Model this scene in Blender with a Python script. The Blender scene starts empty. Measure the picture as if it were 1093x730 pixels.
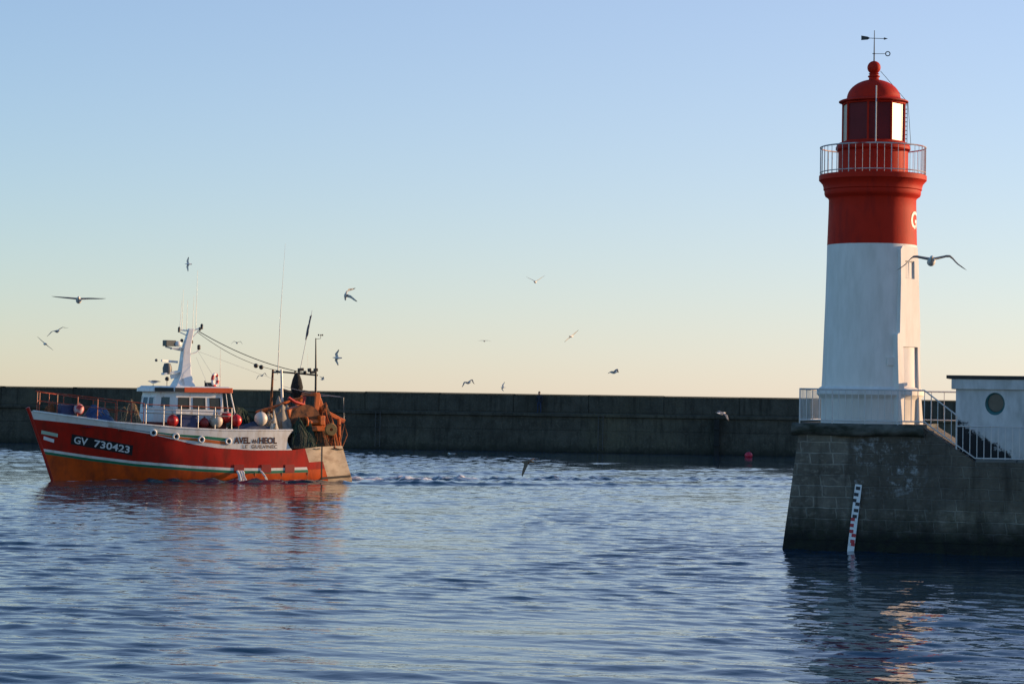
import bpy, bmesh, math, random
import numpy as np
from mathutils import Vector, Matrix
R = math.radians
random.seed(11); rng = np.random.default_rng(5)
SC = bpy.context.scene
COL = SC.collection

# ------------------------------------------------------------------ camera
FPX = 2600.0; EYE = 4.3
PITCH = math.atan(63 / FPX); ROLL = R(0.87)
_f = Vector((0, math.cos(PITCH), math.sin(PITCH)))
_u0 = Vector((0, -math.sin(PITCH), math.cos(PITCH))); _r0 = Vector((1, 0, 0))
_r = math.cos(ROLL) * _r0 + math.sin(ROLL) * _u0
_u = math.cos(ROLL) * _u0 - math.sin(ROLL) * _r0
cam_d = bpy.data.cameras.new('camera'); cam = bpy.data.objects.new('camera', cam_d); COL.objects.link(cam)
cam_d.sensor_width = 36; cam_d.lens = FPX * 36 / 1093
cam_d.clip_start = 0.5; cam_d.clip_end = 20000
m3 = Matrix((_r, _u, -_f)).transposed()
cam.matrix_world = Matrix.Translation((0, 0, EYE)) @ m3.to_4x4()
SC.camera = cam

# ------------------------------------------------------------------ sky, sun, exposure
SUN_EL = R(9.0); SUN_AZ = R(18.0)            # azimuth from +X towards +Y
w = bpy.data.worlds.new('World'); SC.world = w; w.use_nodes = True
nt = w.node_tree; nt.nodes.clear()
sky = nt.nodes.new('ShaderNodeTexSky'); sky.sky_type = 'NISHITA'; sky.sun_disc = False
sky.sun_elevation = SUN_EL; sky.sun_rotation = R(90) - SUN_AZ
sky.altitude = 0; sky.air_density = 1.0; sky.dust_density = 0.1; sky.ozone_density = 4.0
bg = nt.nodes.new('ShaderNodeBackground'); bg.inputs['Strength'].default_value = 0.15
wo = nt.nodes.new('ShaderNodeOutputWorld')
veil = nt.nodes.new('ShaderNodeMix'); veil.data_type = 'RGBA'; veil.inputs[0].default_value = .30      # thin high haze whitening the sky
veil.inputs[7].default_value = (3.95, 3.02, 3.45, 1); nt.links.new(sky.outputs[0], veil.inputs[6])
gt = nt.nodes.new('ShaderNodeTexCoord'); sz = nt.nodes.new('ShaderNodeSeparateXYZ'); nt.links.new(gt.outputs['Generated'], sz.inputs[0])
dt = nt.nodes.new('ShaderNodeVectorMath'); dt.operation = 'DOT_PRODUCT'; dt.inputs[1].default_value = (math.cos(SUN_AZ), math.sin(SUN_AZ), 0); nt.links.new(gt.outputs['Generated'], dt.inputs[0])
fa = nt.nodes.new('ShaderNodeMapRange'); fa.inputs[1].default_value = -.45; fa.inputs[2].default_value = .45; nt.links.new(dt.outputs['Value'], fa.inputs[0])
fe = nt.nodes.new('ShaderNodeMapRange'); fe.inputs[1].default_value = .55; fe.inputs[2].default_value = .02; fe.inputs[4].default_value = .37; nt.links.new(sz.outputs[2], fe.inputs[0])
fm = nt.nodes.new('ShaderNodeMath'); fm.operation = 'MULTIPLY'; nt.links.new(fa.outputs[0], fm.inputs[0]); nt.links.new(fe.outputs[0], fm.inputs[1]); nt.links.new(fm.outputs[0], veil.inputs[0])
nt.links.new(veil.outputs[2], bg.inputs[0]); nt.links.new(bg.outputs[0], wo.inputs[0])
sd = bpy.data.lights.new('sun', 'SUN'); sd.energy = 4.3; sd.angle = R(0.5); sd.color = (1.0, 0.65, 0.35)
sun = bpy.data.objects.new('sun', sd); COL.objects.link(sun)
sv = Vector((math.cos(SUN_AZ) * math.cos(SUN_EL), math.sin(SUN_AZ) * math.cos(SUN_EL), math.sin(SUN_EL)))
sun.rotation_euler = sv.to_track_quat('Z', 'Y').to_euler(); sun.location = (60, 30, 40)
vs = SC.view_settings
vs.view_transform = 'Standard'; vs.look = 'None'; vs.gamma = 1; vs.use_curve_mapping = False; vs.exposure = 0.66

# ------------------------------------------------------------------ helpers
def pray(px, py): return _f * FPX + (px - 546.5) * _r - (py - 365) * _u
def at(px, py, Y):
    d = pray(px, py); return Vector((0, 0, EYE)) + d * (Y / d.y)
def atz(px, py, z):
    d = pray(px, py); return Vector((0, 0, EYE)) + d * ((z - EYE) / d.z)

def M(name, col, rough=.6, var=.15, scale=4., metal=0., bump=0., dirt=None, amt=.5, dscale=(2, 2, 2), spec=.5, edge=.12, detail=6):
    m = bpy.data.materials.new(name); m.use_nodes = True; t = m.node_tree; N = t.nodes; L = t.links
    p = N['Principled BSDF']; p.inputs['Roughness'].default_value = rough; p.inputs['Metallic'].default_value = metal
    p.inputs['Specular IOR Level'].default_value = spec
    tc = N.new('ShaderNodeTexCoord'); n = N.new('ShaderNodeTexNoise'); n.inputs['Scale'].default_value = scale; n.inputs['Detail'].default_value = detail
    L.new(tc.outputs['Object'], n.inputs['Vector'])
    mx = N.new('ShaderNodeMix'); mx.data_type = 'RGBA'; L.new(n.outputs['Fac'], mx.inputs[0])
    mx.inputs[6].default_value = (*[c * (1 - var * 2) if var < .5 else c * .1 for c in col], 1); mx.inputs[7].default_value = (*[min(1, c * (1 + var * 2)) for c in col], 1)
    out = mx.outputs[2]
    if dirt:
        mp = N.new('ShaderNodeMapping'); mp.inputs['Scale'].default_value = dscale; L.new(tc.outputs['Object'], mp.inputs[0])
        n2 = N.new('ShaderNodeTexNoise'); n2.inputs['Scale'].default_value = 1; n2.inputs['Detail'].default_value = 7; n2.inputs['Roughness'].default_value = .62
        L.new(mp.outputs[0], n2.inputs['Vector'])
        rp = N.new('ShaderNodeMapRange'); rp.inputs[1].default_value = .72 - amt * .4 - edge * .5; rp.inputs[2].default_value = .72 - amt * .4 + edge
        L.new(n2.outputs['Fac'], rp.inputs[0])
        m2 = N.new('ShaderNodeMix'); m2.data_type = 'RGBA'; L.new(rp.outputs[0], m2.inputs[0]); L.new(out, m2.inputs[6]); m2.inputs[7].default_value = (*dirt, 1)
        out = m2.outputs[2]
    L.new(out, p.inputs['Base Color'])
    if bump:
        b = N.new('ShaderNodeBump'); b.inputs['Strength'].default_value = 1; b.inputs['Distance'].default_value = bump; L.new(n.outputs['Fac'], b.inputs['Height']); L.new(b.outputs[0], p.inputs['Normal'])
    return m

class MB:
    def __init__(s): s.v = []; s.f = []; s.m = []
    def add(s, vs, fs, mi=0):
        o = len(s.v); s.v += [tuple(v) for v in vs]; s.f += [tuple(i + o for i in f) for f in fs]; s.m += ([mi] * len(fs) if isinstance(mi, int) else list(mi)); return s
    def box(s, c, d, rz=0, mi=0, rx=0, ry=0):
        q = Matrix.Rotation(rz, 3, 'Z') @ Matrix.Rotation(ry, 3, 'Y') @ Matrix.Rotation(rx, 3, 'X'); c = Vector(c)
        vs = [c + q @ Vector((sx * d[0] / 2, sy * d[1] / 2, sz * d[2] / 2)) for sz in (-1, 1) for sy in (-1, 1) for sx in (-1, 1)]
        return s.add(vs, [(0, 2, 3, 1), (4, 5, 7, 6), (0, 1, 5, 4), (2, 6, 7, 3), (0, 4, 6, 2), (1, 3, 7, 5)], mi)
    def path(s, pts, r, seg=8, mi=0, cap=True):
        pts = [Vector(p) for p in pts]; n = len(pts); rs = r if hasattr(r, '__len__') else [r] * n; vs = []; fs = []
        for i, p in enumerate(pts):
            d = (pts[min(i + 1, n - 1)] - pts[max(i - 1, 0)]).normalized()
            a = d.cross(Vector((0, 0, 1)) if abs(d.z) < .9 else Vector((1, 0, 0))).normalized(); b = d.cross(a)
            vs += [p + rs[i] * (math.cos(t) * a + math.sin(t) * b) for t in [2 * math.pi * k / seg for k in range(seg)]]
        for i in range(n - 1):
            fs += [(i * seg + k, i * seg + (k + 1) % seg, (i + 1) * seg + (k + 1) % seg, (i + 1) * seg + k) for k in range(seg)]
        if cap: fs += [tuple(range(seg - 1, -1, -1)), tuple(range((n - 1) * seg, n * seg))]
        return s.add(vs, fs, mi)
    def lathe(s, prof, c=(0, 0, 0), seg=48, mi=0, axis=None, a0=0, cap=False):
        c = Vector(c); q = Vector((0, 0, 1)).rotation_difference(Vector(axis)).to_matrix() if axis else Matrix.Identity(3)
        vs = []; fs = []; mis = []
        for (r, z) in prof:
            vs += [c + q @ Vector((r * math.cos(a0 + 2 * math.pi * k / seg), r * math.sin(a0 + 2 * math.pi * k / seg), z)) for k in range(seg)]
        for i in range(len(prof) - 1):
            fs += [(i * seg + k, i * seg + (k + 1) % seg, (i + 1) * seg + (k + 1) % seg, (i + 1) * seg + k) for k in range(seg)]
            mis += [mi if isinstance(mi, int) else mi[i]] * seg
        if cap:
            fs += [tuple(range(seg - 1, -1, -1)), tuple(range((len(prof) - 1) * seg, len(prof) * seg))]; mis += [mis[0], mis[-1]]
        return s.add(vs, fs, mis)
    def ball(s, c, r, seg=20, mi=0, sq=(1, 1, 1), axis=None):
        n = 12; prof = [(max(1e-4, r * math.sin(math.pi * i / n)), -r * math.cos(math.pi * i / n)) for i in range(n + 1)]
        o = len(s.v); s.lathe(prof, c, seg, mi, axis)
        for i in range(o, len(s.v)):
            p = Vector(s.v[i]) - Vector(c); s.v[i] = tuple(Vector(c) + Vector((p.x * sq[0], p.y * sq[1], p.z * sq[2])))
        return s
    def grid(s, fn, nu, nv, mi=0):
        vs = [fn(i / nu, j / nv) for j in range(nv + 1) for i in range(nu + 1)]
        fs = [(j * (nu + 1) + i, j * (nu + 1) + i + 1, (j + 1) * (nu + 1) + i + 1, (j + 1) * (nu + 1) + i) for j in range(nv) for i in range(nu)]
        return s.add(vs, fs, mi if isinstance(mi, int) else [mi(i, j) for j in range(nv) for i in range(nu)])
    def ring(s, c, Rr, r, axis=(0, 0, 1), seg=24, sub=8, mi=0):
        prof = [(Rr + r * math.cos(2 * math.pi * k / sub), r * math.sin(2 * math.pi * k / sub)) for k in range(sub + 1)]
        return s.lathe(prof, c, seg, mi, axis)
    def extr(s, poly, z0, z1, mi=0, top=None):
        n = len(poly); tp = top or poly
        vs = [(x, y, z0) for x, y in poly] + [(x, y, z1) for x, y in tp]
        return s.add(vs, [tuple(range(n - 1, -1, -1)), tuple(range(n, 2 * n))] + [(i, (i + 1) % n, n + (i + 1) % n, n + i) for i in range(n)], mi)
    def build(s, name, mats, parent=None, smooth=None, bevel=0, loc=None, rz=0):
        me = bpy.data.meshes.new(name); me.from_pydata(s.v, [], s.f); me.update()
        for mm in (mats if isinstance(mats, (list, tuple)) else [mats]): me.materials.append(mm)
        me.polygons.foreach_set('material_index', s.m)
        bm = bmesh.new(); bm.from_mesh(me); bmesh.ops.recalc_face_normals(bm, faces=bm.faces); bm.to_mesh(me); bm.free()
        o = bpy.data.objects.new(name, me); COL.objects.link(o)
        if smooth is not None:
            me.shade_smooth()
            if smooth < 180: me.set_sharp_from_angle(angle=R(smooth))
        if bevel:
            b = o.modifiers.new('b', 'BEVEL'); b.width = bevel; b.segments = 2; b.limit_method = 'ANGLE'; b.angle_limit = R(40)
        if parent: o.parent = parent
        if loc is not None: o.location = loc
        o.rotation_euler.z = rz
        return o

def tag(o, label=None, cat=None, group=None, kind=None):
    if label: o['label'] = label
    if cat: o['category'] = cat
    if group: o['group'] = group
    if kind: o['kind'] = kind
    return o
def thing(name, label, cat, loc=(0, 0, 0), rz=0, group=None):
    o = bpy.data.objects.new(name, None); COL.objects.link(o); o.location = loc; o.rotation_euler.z = rz; o.empty_display_size = .3
    return tag(o, label, cat, group)

def text_pts(txt, bold=0.0):
    c = bpy.data.curves.new('lettering', 'FONT'); c.body = txt; c.size = 1; c.offset = bold; c.resolution_u = 3
    o = bpy.data.objects.new('lettering', c); COL.objects.link(o); dg = bpy.context.evaluated_depsgraph_get(); dg.update()
    me = bpy.data.meshes.new_from_object(o.evaluated_get(dg)); bpy.data.objects.remove(o)
    bm = bmesh.new(); bm.from_mesh(me); bmesh.ops.triangulate(bm, faces=bm.faces)
    bmesh.ops.subdivide_edges(bm, edges=[e for e in bm.edges if e.calc_length() > .3], cuts=1)
    bm.to_mesh(me); bm.free()
    v = np.array([x.co[:2] for x in me.vertices]); f = [tuple(p.vertices) for p in me.polygons]
    v -= v.min(0); return v / v[:, 1].max(), f          # height 1

def lerp(a, b, t): return a + (b - a) * t
def ip(x, tab):
    xs = [p[0] for p in tab]; ys = [p[1] for p in tab]
    if xs[0] > xs[-1]: xs = xs[::-1]; ys = ys[::-1]
    return float(np.interp(x, xs, ys))

# ------------------------------------------------------------------ materials
red_paint = M('red paint', (.46, .020, .008), .62, .08, 2.5, spec=.12, dirt=(.30, .016, .01), amt=.35, dscale=(3, 3, .6), bump=.006)
tower_white = M('whitewashed render', (.78, .74, .70), .75, .05, 1.2, bump=.006, dirt=(.62, .59, .54), amt=.42, dscale=(3.0, 3.0, .7), edge=.25)
rail_white = M('white rail paint', (.58, .56, .54), .45, .06, 8, dirt=(.45, .28, .16), amt=.2, dscale=(6, 6, 3))
iron = M('dark iron', (.035, .038, .04), .5, .2, 10)
lead = M('door panel paint', (.62, .56, .46), .6, .1, 4, dirt=(.35, .25, .16), amt=.35, dscale=(5, 5, 1))
pane_red = M('red lantern glass', (.13, .012, .016), .5, .25, 1.2, spec=.15)
pane_clear = M('frosted lantern glass', (.38, .33, .25), .4, .08, 2)
roof_dark = M('bitumen roof edge', (.035, .033, .032), .8, .2, 6)
teal = M('teal window frame', (.045, .16, .17), .5, .12, 5)
dark_glass = M('dark glass', (.02, .022, .022), .12, .2, 2)
# ------------------------------------------------------------------ water
PO = Vector((8.17, 72.94, 0)); PANG = R(-14)                      # pier corner and direction
BC = Vector((-16.14, 125.0, 0)); BANG = R(209)                    # boat on the water
def make_water():
    ys = [6.0]
    while ys[-1] < 2600:
        y = ys[-1]
        st = .5 if y < 30 else max(.09, .09 + (y - 60) * .0016) if y < 235 else max(.5, (y - 230) * .12)
        ys.append(y + st)
    ys = np.array(ys)
    tc = np.arange(-.262, .2621, .0017); t = [.2620]; st = .003
    while t[-1] < 3.0: t.append(t[-1] + st); st *= 1.25
    t = np.array(t[1:]); ts = np.concatenate([-t[::-1], tc, t])
    X = ys[:, None] * ts[None, :]; Y = np.repeat(ys[:, None], len(ts), 1)
    Z = np.zeros_like(X)
    # patches of calmer and rougher water
    def lown(kx, ky, n, sd):
        r2 = np.random.default_rng(sd); o = np.zeros_like(X)
        for _ in range(n): o += np.sin(X * r2.normal(0, kx) + Y * r2.normal(0, ky) + r2.uniform(0, 6.28))
        return o / math.sqrt(n / 2)
    patch = np.clip(1 + .42 * lown(.16, .10, 12, 3) + .2 * lown(.5, .3, 10, 4), .25, 2.2)
    r2 = np.random.default_rng(9)
    def crest(a): s_ = np.sin(a); return s_ + .30 * (s_ * s_ - .5)
    nW = 84
    for i in range(nW):
        lam = math.exp(lerp(math.log(.34), math.log(6.0), (i + .5) / nW))
        th = R(-96) + r2.normal(0, .50 if lam < 1.0 else .30) + (math.pi if r2.random() < .25 else 0)
        k = 2 * math.pi / lam
        slope = WAVE_SLOPE * (1.15 if lam < 1.2 else 1.0 if lam < 2.4 else .42)
        amp = slope / k
        ph = r2.uniform(0, 6.28)
        fade = np.clip(1.25 - Y / (lam * 420), 0.6, 1) * (1 + .9 * np.clip((Y - 135) / 40, 0, 1))
        wob = .9 * np.sin(X * r2.normal(0, .12) + Y * r2.normal(0, .08) + r2.uniform(0, 6.28))
        loc = 1 + .6 * np.sin(X * r2.normal(0, .22) + Y * r2.normal(0, .16) + r2.uniform(0, 6.28))
        Z += amp * fade * (1 if lam < 1.2 else np.clip(1.5 - Y / 75, .28, 1)) * loc * crest(k * (math.cos(th) * X + math.sin(th) * Y) + ph + wob) * (patch if lam < 3 else 1)
    # wake of the boat: a churned lane astern and diverging crests
    H = np.array([math.cos(BANG), math.sin(BANG)]); P = np.array([-H[1], H[0]])
    dx = X - BC.x; dy = Y - BC.y
    s = -(dx * H[0] + dy * H[1]) - 7.8; q = dx * P[0] + dy * P[1]
    lane = np.exp(-(q / (1.6 + .05 * np.clip(s, 0, 60))) ** 2) * np.clip(s / 1.5, 0, 1) * np.exp(-np.clip(s, 0, 200) / 40)
    ch = lown(4.2, 3.6, 40, 21)
    Z += lane * (.10 * ch + .05 * np.sin(s * 1.9))
    for sg in (1, -1):
        sb = s + 15.5
        wl = q * sg - (.9 + .30 * sb)
        dv = np.exp(-(wl / 1.1) ** 2) * np.clip((sb - 1) / 4, 0, 1) * np.exp(-np.clip(sb, 0, 200) / 34)
        Z += .20 * dv * np.cos(wl * 1.7) * (1 + .4 * ch)
    foam = lane * np.clip(ch * .6 + .25, 0, 1) * 1.4 * np.exp(-np.clip(s, 0, 200) / 18)
    xb = dx * H[0] + dy * H[1]
    hb = np.interp(xb, [-8, -6, -3, 0, 3, 5, 7, 7.7], [1.75, 2.05, 2.25, 2.28, 1.95, 1.3, .45, .05], left=-5, right=-5)
    near = np.exp(-((np.abs(q) - hb - .12) / .22) ** 2) * (hb > -1)
    foam += near * np.clip(.45 + .5 * ch - .05 * np.abs(xb - 6), 0, 1) * .9
    Z = np.where(Y > 400, 0, Z)
    nr, nc = X.shape
    me = bpy.data.meshes.new('harbour_water')
    co = np.stack([X, Y, Z], -1).reshape(-1, 3).astype(np.float32)
    idx = np.arange(nr * nc).reshape(nr, nc)
    q4 = np.stack([idx[:-1, :-1], idx[:-1, 1:], idx[1:, 1:], idx[1:, :-1]], -1).reshape(-1, 4)
    me.vertices.add(len(co)); me.vertices.foreach_set('co', co.ravel())
    me.loops.add(q4.size); me.loops.foreach_set('vertex_index', q4.ravel().astype(np.int32))
    me.polygons.add(len(q4)); me.polygons.foreach_set('loop_start', np.arange(0, q4.size, 4, dtype=np.int32))
    me.update(calc_edges=True); me.shade_smooth()
    a = me.attributes.new('foam', 'FLOAT', 'POINT'); a.data.foreach_set('value', np.clip(foam, 0, 1).ravel().astype(np.float32))
    m = bpy.data.materials.new('sea water'); m.use_nodes = True; t = m.node_tree; N = t.nodes; L = t.links
    p = N['Principled BSDF']; p.inputs['Base Color'].default_value = (.006, .030, .055, 1); p.inputs['Roughness'].default_value = .02; p.inputs['IOR'].default_value = 1.333
    tc_ = N.new('ShaderNodeTexCoord')
    n1 = N.new('ShaderNodeTexNoise'); n1.inputs['Scale'].default_value = 5.5; n1.inputs['Detail'].default_value = 2; n1.inputs['Roughness'].default_value = .5; n1.inputs['Distortion'].default_value = .3
    mp = N.new('ShaderNodeMapping'); mp.inputs['Scale'].default_value = (.55, 1.0, 1); L.new(tc_.outputs['Object'], mp.inputs[0]); L.new(mp.outputs[0], n1.inputs['Vector'])
    b = N.new('ShaderNodeBump'); b.inputs['Strength'].default_value = 1; b.inputs['Distance'].default_value = RIPPLE; L.new(n1.outputs['Fac'], b.inputs['Height']); L.new(b.outputs[0], p.inputs['Normal'])
    at_ = N.new('ShaderNodeAttribute'); at_.attribute_name = 'foam'
    n2 = N.new('ShaderNodeTexNoise'); n2.inputs['Scale'].default_value = 5; n2.inputs['Detail'].default_value = 5; L.new(tc_.outputs['Object'], n2.inputs['Vector'])
    ml = N.new('ShaderNodeMath'); ml.operation = 'MULTIPLY'; L.new(at_.outputs['Fac'], ml.inputs[0]); L.new(n2.outputs['Fac'], ml.inputs[1])
    mr = N.new('ShaderNodeMapRange'); mr.inputs[1].default_value = .16; mr.inputs[2].default_value = .42; L.new(ml.outputs[0], mr.inputs[0])
    fo = N.new('ShaderNodeBsdfDiffuse'); fo.inputs[0].default_value = (.75, .76, .76, 1)
    ms = N.new('ShaderNodeMixShader'); L.new(mr.outputs[0], ms.inputs[0]); L.new(p.outputs[0], ms.inputs[1]); L.new(fo.outputs[0], ms.inputs[2])
    L.new(ms.outputs[0], N['Material Output'].inputs[0])
    me.materials.append(m)
    o = bpy.data.objects.new('harbour_water', me); COL.objects.link(o); tag(o, kind='structure')
    o['label'] = 'blue rippled harbour water'
WAVE_SLOPE = .0120; RIPPLE = .0085
make_water()
sb_ = MB(); sb_.add([(-7800, -60, -3.2), (7800, -60, -3.2), (7800, 2600, -3.2), (-7800, 2600, -3.2)], [(0, 1, 2, 3)])
tag(sb_.build('seabed', M('silt', (.03, .035, .03), .9)), 'dark silty harbour bed under the water', kind='structure')

# ------------------------------------------------------------------ breakwater
def stone_mat(name, c1, c2, mortar, bw, bh, patch_c=None, algae_z=None, tide=.9, streaks=True, plain=None, joint=.026):
    m = bpy.data.materials.new(name); m.use_nodes = True; t = m.node_tree; N = t.nodes; L = t.links
    p = N['Principled BSDF']; p.inputs['Roughness'].default_value = .85; p.inputs['Specular IOR Level'].default_value = .3
    tc = N.new('ShaderNodeTexCoord'); sx = N.new('ShaderNodeSeparateXYZ'); L.new(tc.outputs['Object'], sx.inputs[0])
    ad = N.new('ShaderNodeMath'); ad.operation = 'ADD'; L.new(sx.outputs[0], ad.inputs[0]); L.new(sx.outputs[1], ad.inputs[1])
    cb = N.new('ShaderNodeCombineXYZ'); L.new(ad.outputs[0], cb.inputs[0]); L.new(sx.outputs[2], cb.inputs[1])
    def noise(scale, det=6, vec=None, rough=.6):
        n = N.new('ShaderNodeTexNoise'); n.inputs['Scale'].default_value = scale; n.inputs['Detail'].default_value = det; n.inputs['Roughness'].default_value = rough
        L.new(vec or tc.outputs['Object'], n.inputs['Vector']); return n.outputs['Fac']
    def rng_(x, a, b):
        r_ = N.new('ShaderNodeMapRange'); r_.inputs[1].default_value = a; r_.inputs[2].default_value = b; L.new(x, r_.inputs[0]); return r_.outputs[0]
    def mix(fac, a, b):
        x = N.new('ShaderNodeMix'); x.data_type = 'RGBA'; L.new(fac, x.inputs[0])
        for k, c in ((6, a), (7, b)):
            if isinstance(c, tuple): x.inputs[k].default_value = (*c, 1)
            else: L.new(c, x.inputs[k])
        return x.outputs[2]
    def math_(op, a, b):
        x = N.new('ShaderNodeMath'); x.operation = op
        for k, c in ((0, a), (1, b)):
            if isinstance(c, (int, float)): x.inputs[k].default_value = c
            else: L.new(c, x.inputs[k])
        return x.outputs[0]
    # wobble the courses a little
    wb = N.new('ShaderNodeVectorMath'); wb.operation = 'MULTIPLY_ADD'
    nv = N.new('ShaderNodeTexNoise'); nv.inputs['Scale'].default_value = 2.2; L.new(tc.outputs['Object'], nv.inputs['Vector'])
    L.new(nv.outputs['Color'], wb.inputs[0]); wb.inputs[1].default_value = (.09, .07, 0); L.new(cb.outputs[0], wb.inputs[2])
    br = N.new('ShaderNodeTexBrick'); L.new(wb.outputs[0], br.inputs['Vector'])
    br.inputs['Color1'].default_value = (*c1, 1); br.inputs['Color2'].default_value = (*c2, 1); br.inputs['Mortar'].default_value = (*mortar, 1)
    br.inputs['Scale'].default_value = 1; br.inputs['Brick Width'].default_value = bw; br.inputs['Row Height'].default_value = bh; br.inputs['Mortar Size'].default_value = joint; br.inputs['Mortar Smooth'].default_value = .4; br.inputs['Bias'].default_value = 0
    br.offset = .43; br.squash = 1.25; br.squash_frequency = 3
    c = br.outputs['Color']
    c = mix(rng_(noise(1.1), .35, .7), c, tuple(x * .55 for x in c1))
    c = mix(rng_(noise(7), .52, .75), c, tuple(x * 1.25 for x in c2))
    c = mix(math_('MULTIPLY', rng_(noise(.16, 4), .50, .68), .55), c, (c2[0] * 1.45, c2[1] * 1.38, c2[2] * 1.1))
    c = mix(math_('MULTIPLY', rng_(noise(.23, 5), .48, .34), .6), c, tuple(x * .5 for x in c1))
    if plain:      # a rendered area where the courses are covered: x > plain
        f = rng_(math_('ADD', sx.outputs[0], math_('MULTIPLY', noise(1.6), .9)), plain, plain + .15)
        g = rng_(math_('ADD', sx.outputs[2], math_('MULTIPLY', noise(1.3), .8)), 1.55, 1.85)
        ff = math_('MULTIPLY', math_('MULTIPLY', f, g), .62)
        c = mix(ff, c, mix(rng_(noise(2.5), .3, .7), tuple(x * .42 for x in c1), tuple(x * .75 for x in c1)))
    if patch_c:
        bx = N.new('ShaderNodeMapping'); bx.inputs['Scale'].default_value = (1, 1, .9); L.new(tc.outputs['Object'], bx.inputs[0])
        lx = math_('MULTIPLY', rng_(sx.outputs[0], 1.75, 2.3), rng_(sx.outputs[0], 4.3, 3.8)); lz = math_('MULTIPLY', rng_(sx.outputs[2], 1.5, 2.0), rng_(sx.outputs[2], 3.6, 3.2))
        f = math_('MULTIPLY', math_('MULTIPLY', lx, lz), rng_(math_('MULTIPLY', noise(2.6, 10, bx.outputs[0], .78), math_('ADD', noise(9, 6), .5)), .52, .68))
        c = mix(f, c, patch_c)
    if streaks:
        mp = N.new('ShaderNodeMapping'); mp.inputs['Scale'].default_value = (3.2, 3.2, .30); L.new(tc.outputs['Object'], mp.inputs[0])
        c = mix(math_('MULTIPLY', rng_(noise(1, 6, mp.outputs[0]), .50, .72), .75), c, tuple(x * .28 for x in c1))
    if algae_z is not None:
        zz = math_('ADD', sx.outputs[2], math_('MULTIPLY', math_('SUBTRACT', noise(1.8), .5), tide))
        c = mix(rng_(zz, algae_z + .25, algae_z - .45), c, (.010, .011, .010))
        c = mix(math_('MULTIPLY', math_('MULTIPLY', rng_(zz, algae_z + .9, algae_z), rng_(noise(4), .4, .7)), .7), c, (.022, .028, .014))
    L.new(c, p.inputs['Base Color'])
    b = N.new('ShaderNodeBump'); b.inputs['Distance'].default_value = .045; b.inputs['Strength'].default_value = .9
    L.new(math_('SUBTRACT', noise(9), math_('MULTIPLY', br.outputs['Fac'], .8)), b.inputs['Height']); L.new(b.outputs[0], p.inputs['Normal'])
    return m

def make_breakwater():
    ang = math.atan2(-6.49, 68.1); o0 = Vector((-44.4, 212.0, 0))
    root = thing('breakwater', 'long dark concrete breakwater wall across the harbour behind the boat', 'breakwater', o0, ang)
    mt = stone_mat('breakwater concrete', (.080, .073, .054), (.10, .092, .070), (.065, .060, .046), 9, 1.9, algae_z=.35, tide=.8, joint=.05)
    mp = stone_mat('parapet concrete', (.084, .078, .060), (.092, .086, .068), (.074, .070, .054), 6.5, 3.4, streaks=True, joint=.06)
    b = MB(); x0, x1 = -170, 190
    secs = [(.0, -3.2), (.9, 0), (1.1, 1.2), (1.25, 3.02), (1.02, 3.06), (1.02, 3.30), (3.3, 3.33), (3.3, -3.2)]
    n = 90; vs = []
    for i in range(n + 1):
        x = lerp(x0, x1, i / n)
        vs += [(x, y + .03 * math.sin(i * 2.1) + random.uniform(-.02, .02), z) for y, z in secs]
    k = len(secs); fs = []
    for i in range(n): fs += [(i * k + j, (i + 1) * k + j, (i + 1) * k + j + 1, i * k + j + 1) for j in range(k - 1)]
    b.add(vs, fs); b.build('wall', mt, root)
    b = MB(); i = 0; x = x0
    while x < x1:
        wd = 6.5; dz = random.uniform(-.015, .015); dy = random.uniform(-.012, .012)
        b.box((x + wd / 2, 3.9 + dy, 4.09 + dz), (wd - .05, 1.2, 1.56)); b.box((x + wd / 2, 3.87 + dy, 4.91 + dz), (wd - .03, 1.34, .06)); b.box((x + wd, 3.96, 4.1), (.06, 1.1, 1.6)); x += wd
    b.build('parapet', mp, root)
    # vertical fender timber and a mooring ladder set on the face
    d = M('wet timber', (.012, .012, .011), .8, .3, 3)
    def loc_of(px, py, z): 
        p = at(px, py, 206.5) - o0; return p.x * math.cos(ang) + p.y * math.sin(ang)
    xl = loc_of(765, 460, 1)
    b = MB(); b.box((xl, .78, 1.3), (.42, .7, 3.4)); b.box((xl, .62, 2.2), (.5, .55, .18)); b.box((xl, .58, .8), (.5, .6, .18)); b.build('fender_post', d, root, bevel=.03)
    for px, wd in ((397, .30), (640, .22)):
        xl = loc_of(px, 460, 1); b = MB()
        for s in (-.2, .2): b.path([(xl + s, .80, .2), (xl + s, .93, 3.25)], .035, 6)
        for i in range(10): b.path([(xl - .2, .83 + .01 * i, .4 + i * .3), (xl + .2, .83 + .01 * i, .4 + i * .3)], .02, 6)
        b.build('ladder', iron, root)
make_breakwater()

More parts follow.
